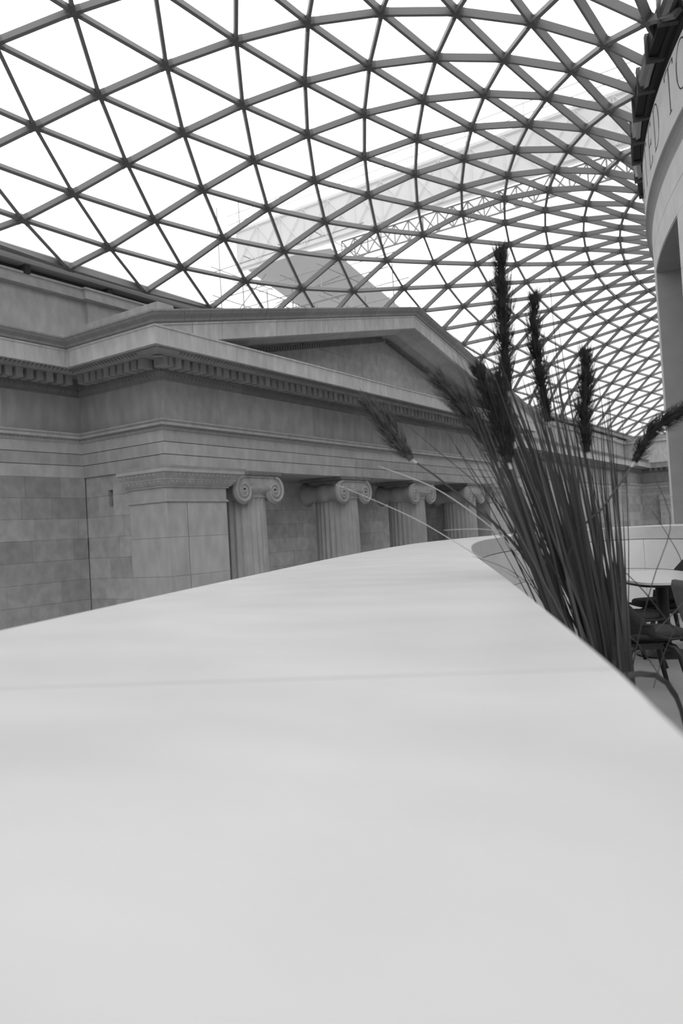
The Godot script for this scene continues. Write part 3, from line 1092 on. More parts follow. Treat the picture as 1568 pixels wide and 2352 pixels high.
	for i in 41:
		c.append(on_hall(R - 0.2, -80.0 + i * 4.0, 9.43))
	for i in 40:
		cap.tri(V(HALL.x, 9.43, HALL.y), c[i], c[i + 1])
	put("hall_roof", cap.mesh(), M.lead, root)

func letters(root: Node, r: float) -> void:
	var low := 7.46
	var high := 8.30
	var glyphs := {
		"T": [[0.5, 0, 0.5, 1], [0, 1, 1, 1], [0, 1, 0, 0.88], [1, 1, 1, 0.88], [0.36, 0, 0.64, 0]],
		"E": [[0.12, 0, 0.12, 1], [0, 1, 0.9, 1], [0.12, 0.52, 0.75, 0.52], [0, 0, 0.95, 0], [0.9, 1, 0.9, 0.88], [0.95, 0, 0.95, 0.13], [0.75, 0.45, 0.75, 0.6]],
		"D": [[0.12, 0, 0.12, 1], [0, 1, 0.5, 1], [0, 0, 0.5, 0]], "O": [], "A": [[0, 0, 0.5, 1], [0.5, 1, 1, 0], [0.2, 0.35, 0.8, 0.35]], "C": [],
	}
	var text := [["C", -10.2, 1.5], ["A", -12.9, 1.6], ["T", -15.6, 1.45], ["E", -18.0, 1.15], ["D", -20.1, 1.4], ["T", -23.15, 1.5], ["O", -25.15, 1.5]]
	for item in text:
		var mb := Mb.new()
		var w: float = item[2]
		var strokes: Array = glyphs[item[0]].duplicate()
		if item[0] in ["O", "D", "C"]:
			var n := 28
			for k in n:
				var t0 := TAU * k / n
				var t1 := TAU * (k + 1) / n
				if item[0] == "D" and (cos((t0 + t1) / 2) < 0.0):
					continue
				if item[0] == "C" and cos((t0 + t1) / 2) > 0.72:
					continue
				var cx := 0.45 if item[0] == "D" else 0.5
				strokes.append([cx + 0.5 * cos(t0), 0.5 + 0.5 * sin(t0), cx + 0.5 * cos(t1), 0.5 + 0.5 * sin(t1)])
		for s in strokes:
			var n := 3
			for k in n:
				var p := Vector2(lerpf(s[0], s[2], float(k) / n), lerpf(s[1], s[3], float(k) / n))
				var q := Vector2(lerpf(s[0], s[2], (k + 1.0) / n), lerpf(s[1], s[3], (k + 1.0) / n))
				# read from outside: larger angle lies to the left
				var a := on_hall(r, item[1] - (p.x - 0.5) * w, lerpf(low, high, p.y))
				var b := on_hall(r, item[1] - (q.x - 0.5) * w, lerpf(low, high, q.y))
				var out := (a - V(HALL.x, a.y - H, HALL.y)).normalized()
				var upright: bool = absf(s[0] - s[2]) < 0.05
				mb.bar(a, b, out, 0.05 if upright else 0.028, 0.002, 0.004)
		put("carved_letter", mb.mesh(), M.carve, root)

# ---------------------------------------------------------------- terrace: floor, parapet
func spline(pts: Array, per := 8) -> Array:
	var o := []
	for i in pts.size() - 1:
		var p0: Vector2 = pts[max(i - 1, 0)]
		var p1: Vector2 = pts[i]
		var p2: Vector2 = pts[i + 1]
		var p3: Vector2 = pts[min(i + 2, pts.size() - 1)]
		for k in per:
			o.append(p1.cubic_interpolate(p2, p0, p3, float(k) / per))
	o.append(pts[-1])
	return o

var inner_edge := []
var outer_edge := []

func build_terrace() -> void:
	inner_edge = spline([Vector2(-2.6, 1.35), Vector2(-1.2, 0.72), Vector2(-0.2, 0.25), Vector2(0.24, 0.05), Vector2(0.59, -0.115), Vector2(0.83, -0.225), Vector2(1.47, -0.54), Vector2(2.2, -0.905), Vector2(3.03, -1.325), Vector2(3.96, -1.78), Vector2(4.87, -2.2), Vector2(5.78, -2.59),
		Vector2(6.82, -2.97), Vector2(7.6, -3.18), Vector2(8.5, -3.30), Vector2(9.5, -3.28), Vector2(10.4, -3.05), Vector2(10.85, -2.7), Vector2(10.85, -2.35), Vector2(10.55, -2.0), Vector2(10.15, -1.69), Vector2(9.4, -1.0), Vector2(8.9, -0.2), Vector2(8.6, 0.8), Vector2(8.4, 2.2), Vector2(8.3, 4.0)], 6)
	outer_edge = spline([Vector2(-3.1, 0.35), Vector2(-1.68, -0.28), Vector2(-0.66, -0.72), Vector2(-0.2, -0.93), Vector2(0.13, -1.075), Vector2(0.36, -1.17), Vector2(1.0, -1.455), Vector2(1.78, -1.795), Vector2(2.62, -2.15), Vector2(3.59, -2.56), Vector2(4.52, -2.92), Vector2(5.5, -3.27),
		Vector2(6.6, -3.63), Vector2(7.5, -3.82), Vector2(8.6, -3.95), Vector2(9.9, -3.92), Vector2(10.9, -3.6), Vector2(11.5, -3.0), Vector2(11.5, -2.2), Vector2(11.1, -1.6), Vector2(10.7, -1.1), Vector2(10.0, -0.5), Vector2(9.5, 0.2), Vector2(9.2, 1.0), Vector2(9.0, 2.2), Vector2(8.9, 4.0)], 6)
	var root := thing("parapet", "wide white stone parapet with a flat top sweeping from the foreground round to the right", "parapet")
	var n := inner_edge.size()
	# coping slabs, with a hairline joint between them
	var joints := [0, 29, 60, 67, 84, 100, 124, n - 1]
	var top := -0.15
	for j in joints.size() - 1:
		var i0: int = joints[j]
		var i1: int = joints[j + 1]
		var mb := Mb.new()
		var gap := 0.0022
		var rows := []
		for i in range(i0, i1 + 1):
			var a: Vector2 = inner_edge[i]
			var b: Vector2 = outer_edge[i]
			var along := (inner_edge[min(i + 1, n - 1)] - inner_edge[max(i - 1, 0)] as Vector2).normalized()
			if i == i0 and j > 0:
				a += along * gap
				b += along * gap
			elif i == i1 and j < joints.size() - 2:
				a -= along * gap
				b -= along * gap
			var w := (b - a).normalized()
			var ch := 0.006
			rows.append([V(a.x, top - 0.17, a.y), V(a.x, top - ch, a.y), V(a.x + w.x * ch, top, a.y + w.y * ch), V(b.x - w.x * ch, top, b.y - w.y * ch), V(b.x, top - ch, b.y), V(b.x, top - 0.17, b.y)])
		for i in rows.size() - 1:
			for k in 6:
				mb.g = k + 1
				var l := (k + 1) % 6
				mb.quad(rows[i][k], rows[i + 1][k], rows[i + 1][l], rows[i][l])
		mb.smooth(false)
		for e in [0, rows.size() - 1]:
			var q: Array = rows[e]
			for k in range(1, 5):
				if e == 0:
					mb.tri(q[0], q[k], q[k + 1])
				else:
					mb.tri(q[0], q[k + 1], q[k])
		put("coping_slab", mb.mesh(), M.ledge, root)
	# wall below: inner panels with an open joint under the coping, plain outer face
	var cuts := [0, 30, 58, 74, 92, 108, 128, n - 1]
	for j in cuts.size() - 1:
		for rowy in [[-1.3, -0.73], [-0.724, -0.328]]:
			var mb := Mb.new()
			for i in range(cuts[j], cuts[j + 1]):
				var a: Vector2 = inner_edge[i].lerp(outer_edge[i], 0.008)
				var b: Vector2 = inner_edge[i + 1].lerp(outer_edge[i + 1], 0.008)
				if i == cuts[j]:
					a += (b - a).normalized() * 0.004
				var c: Vector2 = inner_edge[i].lerp(outer_edge[i], 0.2)
				var d: Vector2 = inner_edge[i + 1].lerp(outer_edge[i + 1], 0.2)
				mb.quad(V(b.x, rowy[0], b.y), V(a.x, rowy[0], a.y), V(a.x, rowy[1], a.y), V(b.x, rowy[1], b.y))
				mb.quad(V(a.x, rowy[1], a.y), V(c.x, rowy[1], c.y), V(d.x, rowy[1], d.y), V(b.x, rowy[1], b.y))
			put("inner_panel", mb.mesh(), M.parapet, root)
	var core := Mb.new()
	for i in n - 1:
		var p := []
		for y in [-3.2, -0.335]:
			for q in [inner_edge[i].lerp(outer_edge[i], 0.06), inner_edge[i + 1].lerp(outer_edge[i + 1], 0.06), inner_edge[i + 1].lerp(outer_edge[i + 1], 0.99), inner_edge[i].lerp(outer_edge[i], 0.99)]:
				p.append(V(q.x, y, q.y))
		core.hexa(p)
	put("parapet_core", core.mesh(), M.parapet, root)
	# terrace floor inside the parapet
	var fl := setting("floor", "grey stone floor of the upper terrace under the chairs", "floor")
	var poly := PackedVector2Array()
	for i in n:
		poly.append(inner_edge[i].lerp(outer_edge[i], 0.5))
	poly.append(Vector2(8.6, 6.0))
	poly.append(Vector2(0.0, 7.5))
	poly.append(Vector2(-3.4, 5.0))
	var fm := Mb.new()
	prism(fm, poly, func(q: Vector2, e: int) -> Vector3: return V(q.x, -1.302 if e == 0 else -1.75, q.y))
	put("floor_slab", fm.mesh(), M.floor, fl)
	var ct := setting("floor_001", "pale stone floor of the court far below", "floor")
	var cm := Mb.new()
	cm.box(V(-30, -14.0, WZ), V(FAR_X + 1, -13.4, 45))
	put("court_paving", cm.mesh(), M.court, ct)

# ---------------------------------------------------------------- works on the roof outside
func lattice(mb: Mb, a: Vector3, b: Vector3, up: Vector3, bays: int, r: float) -> void:
	mb.tube([a, b], r * 1.3, r * 1.3, 5)
	mb.tube([a + up, b + up], r * 1.3, r * 1.3, 5)
	for i in bays:
		var p := a.lerp(b, float(i) / bays)
		var q := a.lerp(b, (i + 1.0) / bays)
		mb.tube([p, p + up], r, r, 4, false)
		mb.tube([p, q + up], r, r, 4, false)
		mb.tube([p + up, q], r, r, 4, false)

func build_works() -> void:
	var X := 34.0
	var shed := thing("temporary_roof", "long sheeted temporary roof on lattice girders, seen hazily through the glass", "temporary roof")
	var z0 := -29.4
	var z1 := 8.0
	var front := Mb.new()
	front.quad(V(X, 15.96, z0), V(X, 15.96, z1), V(X, 18.6, z1), V(X, 18.6, z0))
	front.quad(V(X, 18.6, z0), V(X, 18.6, z1), V(X + 0.6, 18.62, z1), V(X + 0.6, 18.62, z0))
	put("side_sheeting", front.mesh(), M.sheet, shed)
	var g := Mb.new()
	lattice(g, V(X - 0.08, 16.2, z0), V(X - 0.08, 16.2, z1), Vector3(0, 2.2, 0), 22, 0.025)
	put("side_girder", g.mesh(), M.sheet, shed)
	var g2 := Mb.new()
	lattice(g2, V(X + 0.2, 14.9, -22.0), V(X + 0.2, 14.9, z1), Vector3(0, 1.05, 0), 36, 0.035)
	put("lower_girder", g2.mesh(), M.truss, shed)
	var soff := Mb.new()
	soff.box(V(X + 0.4, 14.9, -22.0), V(X + 0.42, 16.0, z1))
	put("girder_netting", soff.mesh(), M.net, shed)
	var rails := Mb.new()
	for y in [19.15, 19.7]:
		rails.tube([V(X + 0.2, y, z0 - 0.8), V(X + 0.2, y, z1)], 0.03, 0.03, 5)
	for i in 13:
		var z := z0 + i * 3.0
		rails.tube([V(X + 0.2, 18.6, z), V(X + 0.2, 19.8, z)], 0.03, 0.03, 5)
	put("guard_rail", rails.mesh(), M.sheet, shed)
	# sloping wing running away from the end of the long roof
	var wing := Mb.new()
	var a := V(X, 16.6, z0)
	var b := V(X, 15.7, -22.6)
	var run := Vector3(1, -0.22, 0) * 30.0
	wing.quad(a, b, b + run, a + run)
	put("sloping_sheeting", wing.mesh(), M.wing, shed)
	var sc := thing("scaffold", "thin tube scaffold standing outside behind the portico roof", "scaffold")
	var posts := 0
	for i in 6:
		for j in 3:
			var p := V(X + j * 2.4 + rng.randf_range(-0.2, 0.2), 0, z0 - 1.6 + i * 1.9)
			var tp := 20.5 if i < 2 and j == 0 else rng.randf_range(13.5, 16.0)
			var mb := Mb.new()
			mb.tube([p + Vector3(0, 5, 0), p + Vector3(0, tp, 0)], 0.035, 0.035, 5)
			put("standard", mb.mesh(), M.pole, sc)
	for k in 7:
		var y := 6.0 + k * 1.75
		for j in 3:
			var mb := Mb.new()
			mb.tube([V(X + j * 2.4, y, z0 - 2.4), V(X + j * 2.4, y, z0 + 9.0)], 0.03, 0.03, 5)
			put("ledger", mb.mesh(), M.pole, sc)
		for i in 4:
			var mb := Mb.new()
			var z := z0 - 1.6 + i * 2.6
			mb.tube([V(X - 0.6, y + 0.1, z), V(X + 5.4, y + 0.1, z)], 0.03, 0.03, 5)
			put("transom", mb.mesh(), M.pole, sc)
	for i in 14:
		var z := z0 - 1.6 + rng.randf_range(0, 7.0)
		var y := 7.0 + rng.randf_range(0, 7.0)
		var mb := Mb.new()
		mb.tube([V(X + 0.1, y, z), V(X + rng.randf_range(0.2, 5.0), y + rng.randf_range(1.0, 3.0), z + rng.randf_range(-3.0, 3.0))], 0.03, 0.03, 5)
		put("brace", mb.mesh(), M.pole, sc)
	var boards := Mb.new()
	boards.box(V(X + 0.3, 10.2, z0 + 2.0), V(X + 0.6, 10.45, z0 + 7.0))
	put("scaffold_board", boards.mesh(), M.pole, sc)

# ---------------------------------------------------------------- chairs and table
func make_chair() -> Node3D:                          # faces +z
	var o := thing("dining_chair", "chair", "chair")
	var nu := 18
	var sh := Mb.new()
	sh.smooth(true)
	var outer := []
	var inner := []
	# shell: a seat pan that turns up into a rounded back, narrower towards the front
	var prof := [Vector2(0.28, 0.405), Vector2(0.20, 0.385), Vector2(0.05, 0.375), Vector2(-0.10, 0.385), Vector2(-0.20, 0.43), Vector2(-0.27, 0.52), Vector2(-0.315, 0.64), Vector2(-0.345, 0.76), Vector2(-0.365, 0.86), Vector2(-0.372, 0.90)]
	var half := [0.20, 0.235, 0.25, 0.26, 0.27, 0.27, 0.255, 0.225, 0.16, 0.07]
	var wrap := [0.03, 0.04, 0.06, 0.10, 0.17, 0.20, 0.15, 0.08, 0.03, 0.005]
	for i in prof.size():
		var ro := []
		var ri := []
		for k in nu + 1:
			var s := lerpf(-1, 1, float(k) / nu)
			var w: float = half[i]
			var fwd: float = wrap[i] * pow(absf(s), 3.0)
			var up: float = 0.09 * pow(absf(s), 3.0) * (1.0 if i < 5 else 0.0) * wrap[i] / 0.17
			var p := Vector3(s * w, prof[i].y + up, prof[i].x + fwd)
			ro.append(p)
			ri.append(p + Vector3(-s * 0.012, 0.014 if i < 5 else 0.004, 0.004 if i < 4 else 0.016))
		outer.append(ro)
		inner.append(ri)
	for i in prof.size() - 1:
		sh.strip(outer[i], outer[i + 1])
		sh.strip(inner[i + 1], inner[i])
	for i in prof.size() - 1:
		sh.quad(outer[i][0], outer[i + 1][0], inner[i + 1][0], inner[i][0])
		sh.quad(inner[i][nu], inner[i + 1][nu], outer[i + 1][nu], outer[i][nu])
	sh.strip(inner[0], outer[0])
	sh.strip(outer[-1], inner[-1])
	put("shell", sh.mesh(), M.fabric, o)
	var cu := Mb.new()
	cu.smooth(true)
	var rows := []
	for i in 11:
		var f := i / 10.0
		var t := PI * f
		var ring := []
		for k in 28:
			var a := TAU * k / 28
			var c := Vector2(cos(a), sin(a))
			var sq := pow(pow(absf(c.x), 3.2) + pow(absf(c.y), 3.2), -1.0 / 3.2)
			var r := sq * (0.88 + 0.12 * sin(t))
			if i == 0 or i == 10:
				r = sq * 0.8
			ring.append(Vector3(c.x * r * 0.235, 0.405 + 0.06 * (0.5 - 0.5 * cos(t)), 0.045 + c.y * r * 0.235))
		rows.append(ring)
	for i in 10:
		for k in 28:
			var l := (k + 1) % 28
			cu.quad(rows[i][l], rows[i][k], rows[i + 1][k], rows[i + 1][l])
	for k in range(1, 27):
		cu.tri(rows[10][0], rows[10][k + 1], rows[10][k])
		cu.tri(rows[0][0], rows[0][k], rows[0][k + 1])
	put("cushion", cu.mesh(), M.fabric, o)
	for s in [Vector2(1, 1), Vector2(-1, 1), Vector2(1, -1), Vector2(-1, -1)]:
		var lg := Mb.new()
		lg.smooth(true)
		lg.tube([Vector3(s.x * 0.13, 0.355, s.y * 0.10), Vector3(s.x * 0.165, 0.335, s.y * 0.16), Vector3(s.x * 0.185, 0.28, s.y * 0.19), Vector3(s.x * 0.20, 0.15, s.y * 0.215), Vector3(s.x * 0.225, 0.0, s.y * 0.255)], 0.03, 0.016, 10)
		put("leg", lg.mesh(), M.wood, o)
	var fr := Mb.new()
	for s in [-1.0, 1.0]:
		fr.bar(Vector3(s * 0.14, 0.35, -0.14), Vector3(s * 0.14, 0.35, 0.14), Vector3.UP, 0.03, 0.025, 0.02)
		fr.bar(Vector3(-0.15, 0.35, s * 0.12), Vector3(0.15, 0.35, s * 0.12), Vector3.UP, 0.03, 0.025, 0.02)
	put("seat_frame", fr.mesh(), M.wood, o)
	return o

func build_furniture() -> void:
	var fy := -1.30
	var along := Vector2(0.829, -0.559)           # the table runs away from the viewer
	var inward := Vector2(0.559, 0.829)
	var t := thing("dining_table", "pale-topped table with a thin dark rounded edge, running away between the shell chairs", "table", V(0, fy, 0))
	var cx := Vector2(7.38, -1.484)
	var ot := PackedVector2Array()
	for c in [[0.78, 0.4], [-0.78, 0.4], [-0.78, -0.4], [0.78, -0.4]]:
		var base: Vector2 = cx + along * (c[0] - signf(c[0]) * 0.22) + inward * (c[1] - signf(c[1]) * 0.22)
		var a0 := atan2(signf(c[1]), signf(c[0])) - PI / 4
		var a1 := a0 + PI / 2
		for k in 9:
			var a := lerpf(a0, a1, k / 8.0)
			ot.append(base + (along * cos(a) + inward * sin(a)) * 0.22)
	var sorted_pts := Geometry2D.convex_hull(ot)
	sorted_pts.remove_at(sorted_pts.size() - 1)
	var tm := Mb.new()
	prism(tm, sorted_pts, func(q: Vector2, e: int) -> Vector3: return Vector3(q.x, 0.735 if e == 0 else 0.715, q.y))
	put("table_top", tm.mesh(), M.table_top, t)
	var rim := Mb.new()
	prism(rim, sorted_pts, func(q: Vector2, e: int) -> Vector3:
		var w := cx + (q - cx) * (1.0 if e == 0 else 0.985)
		return Vector3(w.x, 0.714 if e == 0 else 0.695, w.y))
	put("table_edge", rim.mesh(), M.wood, t)
	for s in [0.05]:
		var lm := Mb.new()
		var p: Vector2 = cx + along * s + inward * 0.04
		lm.lathe(Vector3(p.x, 0, p.y), [Vector2(0.26, 0.0), Vector2(0.26, 0.015), Vector2(0.058, 0.03), Vector2(0.055, 0.68), Vector2(0.16, 0.695), Vector2(0.0, 0.70)], 20)
		put("pedestal", lm.mesh(), M.black, t)
	var first := make_chair()
	var spots := [
		[Vector2(5.86, -1.32), inward, "dark upholstered shell chair nearest the tall grass, seen from its side"],
		[Vector2(5.03, -0.565), inward, "shell chair whose back cuts into the right edge in front of the table"],
		[Vector2(7.95, -1.57), -inward, "shell chair tucked under the far right side of the table, facing left"],
		[Vector2(6.82, -1.685), inward, "shell chair half hidden behind the nearest chair and tucked under the table"],
	]
	for i in spots.size():
		var c: Node3D = first if i == 0 else first.duplicate()
		if i > 0:
			c.name = numbered("dining_chair")
			add_child(c, true)
		c.position = V(spots[i][0].x, fy, spots[i][0].y)
		c.rotation.y = atan2(spots[i][1].x, spots[i][1].y)
		tag(c, spots[i][2], "chair", "shell chairs round the terrace table")
		if i == 1:
			for p in c.get_children():
				if String(p.name) == "shell":
					p.material_override = M.fabric_light

# ---------------------------------------------------------------- trough and tall artificial grass
func at(px: float, py: float, depth: float) -> Vector3:   # a point at that distance along the view axis
	return cam.transform * Vector3((px - 784.0) / 1720.0 * depth, -(py - 1176.0) / 1720.0 * depth, -depth)

func blade(mb: Mb, pts: Array, w0: float, w1: float, face: Vector3) -> void:   # a keeled leaf: two strips that meet in a fold, with a thin back
	var l := []
	var m := []
	var r := []
	var n := pts.size()
	for i in n:
		var d: Vector3 = (pts[min(i + 1, n - 1)] - pts[max(i - 1, 0)]).normalized()
		var s := d.cross(face).normalized()
		var f := s.cross(d).normalized()
		var t := float(i) / (n - 1)
		var w := lerpf(w0, w1, pow(t, 1.3)) * 0.5
		if i == n - 1:
			w = 0.0003
		l.append(pts[i] - s * w)
		r.append(pts[i] + s * w)
		m.append(pts[i] - f * w * 0.5)
	mb.strip(l, m)
	mb.strip(m, r)
	mb.strip(r, l)

func smooth_path(ctrl: Array, n: int) -> Array:
	var c := Curve3D.new()
	for i in ctrl.size():
		var tan := Vector3.ZERO
		if i > 0 and i < ctrl.size() - 1:
			tan = (ctrl[i + 1] - ctrl[i - 1]) * 0.17
		c.add_point(ctrl[i], -tan, tan)
	var o := []
	for i in n:
		o.append(c.sample_baked(c.get_baked_length() * i / (n - 1.0), true))
	return o

func plume(parent: Node, path: Array, r: float, hairs: int, m: Material, droop := 0.0) -> void:
	var core := Mb.new()
	core.smooth(true)
	core.tube(path, r * 0.30, r * 0.18, 8)
	var node := put("plume", core.mesh(), m, parent)
	var mb := Mb.new()
	var n := path.size()
	for h in hairs:
		var f := pow(rng.randf(), 0.9)
		var i := f * (n - 1.001)
		var p: Vector3 = (path[int(i)] as Vector3).lerp(path[int(i) + 1], i - int(i))
		var d: Vector3 = (path[min(int(i) + 1, n - 1)] - path[max(int(i) - 1, 0)] as Vector3).normalized()
		var s := d.cross(Vector3(rng.randf_range(-1, 1), rng.randf_range(-1, 1), rng.randf_range(-1, 1))).normalized()
		var tuft := 0.75 + 0.35 * sin(f * 34.0 + s.x * 3.0)
		var full := r * (0.75 + 0.45 * sin(PI * clampf(f * 0.9 + 0.12, 0, 1))) * tuft
		var long := full * rng.randf_range(0.7, 1.9)
		var e := p + s * long * 0.62 + d * long * rng.randf_range(0.7, 1.25) + Vector3(0, -droop * long, 0)
		var k := p + s * long * 0.42 + d * long * 0.32
		var side := d.cross(s) * rng.randf_range(0.0007, 0.0014)
		var q := p + s * r * 0.1
		mb.tri(q - side, q + side, k + side)
		mb.tri(q - side, k + side, k - side)
		mb.tri(k - side, k + side, e)
	put("hairs", mb.mesh(), m, node, true)

func build_grass() -> void:
	# black planter trough standing behind the parapet
	var pot := thing("planter", "black rounded planter behind the parapet holding the tall grass", "planter", V(2.05, -1.30, -0.57))
	var dir := Vector2(0.905, -0.425)
	var nrm := Vector2(0.425, 0.905)
	var outline := func(half_l: float, half_w: float, rad: float) -> PackedVector2Array:
		var o := PackedVector2Array()
		for c in [[1, 1], [-1, 1], [-1, -1], [1, -1]]:
			var a0 := atan2(c[1], c[0]) - PI / 4
			for k in 9:
				var a := a0 + PI / 2 * k / 8.0
				o.append(dir * (c[0] * (half_l - rad) + cos(a) * rad) + nrm * (c[1] * (half_w - rad) + sin(a) * rad))
		return o
	var po: PackedVector2Array = outline.call(0.34, 0.14, 0.10)
	var pi_: PackedVector2Array = outline.call(0.322, 0.122, 0.085)
	var mb := Mb.new()
	mb.smooth(true)
	var np := po.size()
	for k in np:
		var l := (k + 1) % np
		var rows := [[po[k] * 0.86, po[l] * 0.86, 0.0], [po[k] * 0.97, po[l] * 0.97, 0.60], [po[k], po[l], 0.605], [po[k], po[l], 0.68], [pi_[k], pi_[l], 0.68], [pi_[k], pi_[l], 0.56]]
		for i in rows.size() - 1:
			mb.g = i + 1
			var a: Array = rows[i]
			var b: Array = rows[i + 1]
			mb.quad(Vector3(a[1].x, a[2], a[1].y), Vector3(a[0].x, a[2], a[0].y), Vector3(b[0].x, b[2], b[0].y), Vector3(b[1].x, b[2], b[1].y))
	put("trough", mb.mesh(), M.pot, pot)
	var so := Mb.new()
	prism(so, pi_, func(q: Vector2, e: int) -> Vector3: return Vector3(q.x, 0.50 if e == 0 else 0.585, q.y))
	put("soil", so.mesh(), M.soil, pot)
	var g := thing("ornamental_grass", "tall dark ornamental grass with feathery plumes behind the parapet", "grass plant")
	var root := V(2.05, -0.5, -0.57)
	var eye_dir := (V(0, 0, 0) - root).normalized()
	var base := func(f: float, e: float) -> Vector3:
		return V(2.05 + dir.x * f * 0.26 + nrm.x * e * 0.09, -0.72, -0.57 + dir.y * f * 0.26 + nrm.y * e * 0.09)
	# stems with plumes: points on the stem, then points up the plume, plume radius, distance
	var list := [
		[[[1290, 1400], [1225, 1120], [1167, 897]], [[1167, 897], [1158, 790], [1152, 660], [1148, 577]], 0.040, 2.15, 2400],
		[[[1330, 1400], [1292, 1130], [1259, 968]], [[1259, 968], [1243, 880], [1228, 770], [1226, 680]], 0.033, 2.2, 2000],
		[[[1385, 1400], [1368, 1200], [1348, 1038]], [[1348, 1038], [1341, 960], [1346, 880], [1344, 808]], 0.032, 2.1, 1900],
		[[[1300, 1330], [1385, 1165], [1457, 1060]], [[1457, 1060], [1487, 1004], [1526, 966], [1580, 936], [1625, 925]], 0.030, 2.0, 1900],
		[[[1240, 1340], [1080, 1158], [945, 1055]], [[945, 1055], [908, 1010], [872, 960], [836, 922]], 0.033, 2.1, 1600],
		[[[1260, 1360], [1195, 1170], [1142, 1060]], [[1142, 1060], [1100, 985], [1052, 925], [1003, 868]], 0.036, 2.0, 1900],
		[[[1280, 1380], [1215, 1200], [1168, 1062]], [[1168, 1062], [1152, 990], [1124, 920], [1096, 848]], 0.036, 1.9, 1500],
		[[[1290, 1370], [1235, 1160], [1178, 1015]], [[1178, 1015], [1160, 960], [1150, 910], [1143, 862]], 0.030, 1.95, 1000],
	]
	for i in list.size():
		var it: Array = list[i]
		var d: float = it[3]
		var ctrl := [base.call(rng.randf_range(-1, 1), rng.randf_range(-1, 1))]
		for p in it[0]:
			ctrl.append(at(p[0], p[1], d))
		var path := smooth_path(ctrl, 14)
		var sm := Mb.new()
		sm.smooth(true)
		sm.tube(path, 0.0045, 0.0028, 7)
		put("stem", sm.mesh(), M.leaf[2], g)
		var pp := []
		for p in it[1]:
			pp.append(at(p[0], p[1], d))
		plume(g, smooth_path(pp, 12), it[2], it[4], M.pale_plume if i == 4 or i == 5 else M.plume, 0.25 if i == 3 else 0.0)
		var sheath := Mb.new()
		var tip: Vector3 = pp[0]
		var dn: Vector3 = (path[-2] - path[-1]).normalized()
		sheath.tube([tip - dn * 0.002, tip + dn * 0.018], 0.0042, 0.0036, 7)
		put("sheath", sheath.mesh(), M.pale, g)
	# leaves: dense leaning bunches, loose outliers, a few hair-thin ones
	var bunches := [
		# count, base x, spread, lean per height, spread of lean, height lo, hi (pixels at 2.1 m), width
		[44, 1335.0, 45.0, -0.36, 0.05, 430.0, 730.0, 0.0145],
		[44, 1372.0, 38.0, -0.26, 0.05, 380.0, 660.0, 0.0135],
		[26, 1400.0, 30.0, -0.16, 0.05, 420.0, 800.0, 0.0115],
		[22, 1428.0, 22.0, -0.08, 0.06, 220.0, 640.0, 0.009],
		[30, 1330.0, 60.0, -0.50, 0.12, 280.0, 560.0, 0.006],
	]
	for b in bunches:
		for i in b[0]:
			var d := rng.randf_range(1.85, 2.35)
			var hgt := rng.randf_range(b[5], b[6])
			var lean: float = b[3] + rng.randf_range(-1, 1) * b[4]
			var bx: float = b[1] + rng.randf_range(-1, 1) * b[2]
			var by := 1490.0
			var bow := rng.randf_range(-0.06, 0.08)
			var ctrl := []
			for k in 4:
				var f := k / 3.0
				var y := by - hgt * f
				ctrl.append(at(bx + lean * hgt * f * (0.8 + 0.2 * f) - bow * hgt * sin(PI * f) * 0.35, y, d))
			ctrl.push_front(ctrl[0] + Vector3(0.02, -0.16, 0.0))
			var lf := Mb.new()
			blade(lf, smooth_path(ctrl, 9), b[7] * rng.randf_range(0.6, 1.25), 0.0012, (eye_dir + Vector3(rng.randf_range(-0.7, 0.7), 0, rng.randf_range(-0.7, 0.7))).normalized())
			put("leaf", lf.mesh(), M.leaf[[0, 0, 1, 1, 2, 3][rng.randi() % 6]], g)
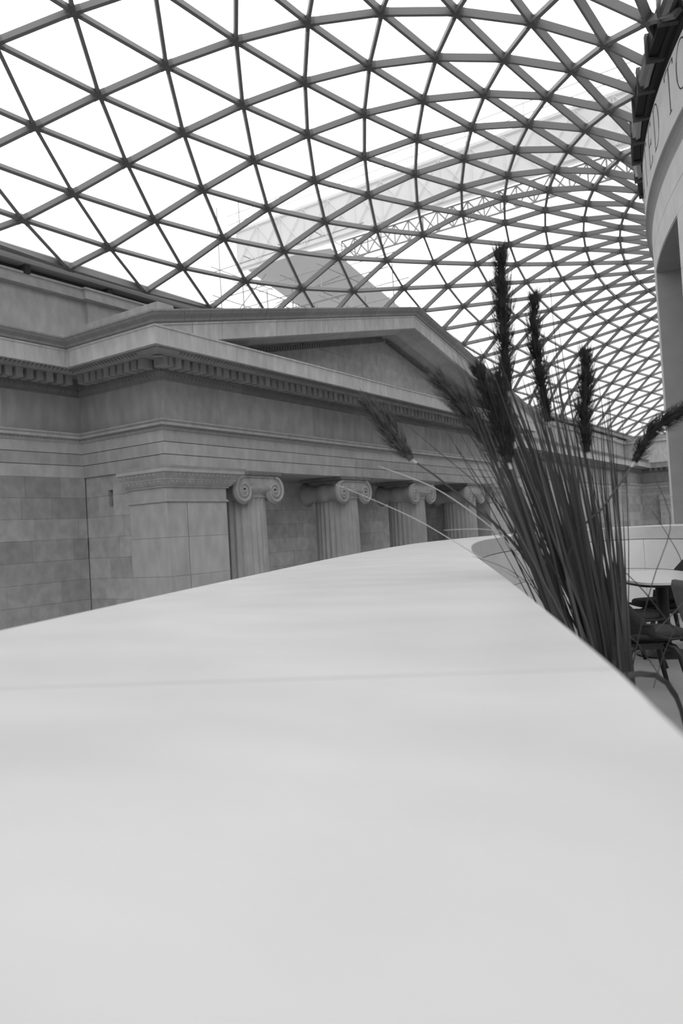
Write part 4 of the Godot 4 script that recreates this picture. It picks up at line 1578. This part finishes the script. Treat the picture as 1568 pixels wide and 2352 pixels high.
	var loose := [
		# points (pixels), distance, width, tone
		[[[1400, 1450], [1330, 1200], [1282, 850], [1258, 600]], 2.1, 0.005, 0],
		[[[1370, 1450], [1290, 1150], [1225, 820], [1216, 605]], 2.2, 0.003, 0],
		[[[1300, 1360], [1180, 1190], [1010, 1040], [885, 935]], 2.0, 0.004, 1],
		[[[1190, 1275], [1120, 1205], [1000, 1122], [868, 1070]], 2.1, 0.004, 4],
		[[[1200, 1335], [1110, 1285], [950, 1190], [770, 1112]], 2.1, 0.003, 4],
		[[[1240, 1245], [1170, 1224], [1100, 1215], [1018, 1218]], 2.1, 0.003, 4],
		[[[1330, 1370], [1230, 1170], [1110, 1010], [1045, 965]], 2.0, 0.003, 0],
		[[[1420, 1450], [1400, 1260], [1375, 1090], [1355, 960]], 2.2, 0.004, 0],
		[[[1440, 1480], [1425, 1250], [1395, 1020], [1373, 870]], 2.2, 0.005, 0],
		[[[1440, 1500], [1428, 1300], [1412, 1100], [1396, 890]], 2.15, 0.007, 1],
		[[[1436, 1520], [1436, 1380], [1425, 1230], [1412, 1070]], 2.0, 0.008, 0],
		[[[1445, 1590], [1500, 1330], [1540, 1200], [1500, 1092]], 2.0, 0.004, 1],
		[[[1600, 1460], [1568, 1300], [1530, 1225], [1494, 1168]], 2.1, 0.003, 0],
		[[[1620, 1520], [1545, 1440], [1480, 1360], [1413, 1292]], 2.0, 0.005, 0],
		[[[1505, 1450], [1540, 1415], [1580, 1370], [1620, 1330]], 2.1, 0.003, 1],
		[[[1445, 1462], [1500, 1530], [1545, 1600], [1590, 1660]], 1.7, 0.004, 1],
		[[[1500, 1580], [1525, 1500], [1560, 1420], [1600, 1340]], 1.9, 0.002, 1],
		[[[1425, 1556], [1500, 1550], [1538, 1576], [1562, 1624], [1580, 1700]], 1.75, 0.024, 0],
		[[[1440, 1540], [1434, 1440], [1432, 1370], [1428, 1320]], 1.95, 0.014, 2],
		[[[1410, 1500], [1385, 1350], [1378, 1230], [1350, 1100]], 1.95, 0.012, 1],
		[[[1290, 1400], [1200, 1260], [1160, 1180], [1120, 1120]], 2.0, 0.008, 2],
		[[[1300, 1420], [1235, 1310], [1170, 1235], [1100, 1165]], 1.95, 0.008, 1],
		[[[1280, 1400], [1200, 1330], [1150, 1300], [1085, 1278]], 2.0, 0.003, 0],
		[[[1270, 1390], [1225, 1290], [1180, 1180], [1150, 1085]], 2.0, 0.004, 1],
	]
	for it in loose:
		var ctrl := []
		for p in it[0]:
			ctrl.append(at(p[0], p[1], it[1]))
		if it[0][0][1] > 1330 and it[0][0][0] < 1460 and it[3] != 4:
			ctrl.push_front(base.call(rng.randf_range(-1, 1), rng.randf_range(-1, 1)))
		var lf := Mb.new()
		blade(lf, smooth_path(ctrl, 24), it[2] * 1.1, it[2] * 0.35, eye_dir)
		put("leaf", lf.mesh(), M.pale if it[3] == 4 else M.leaf[it[3]], g)
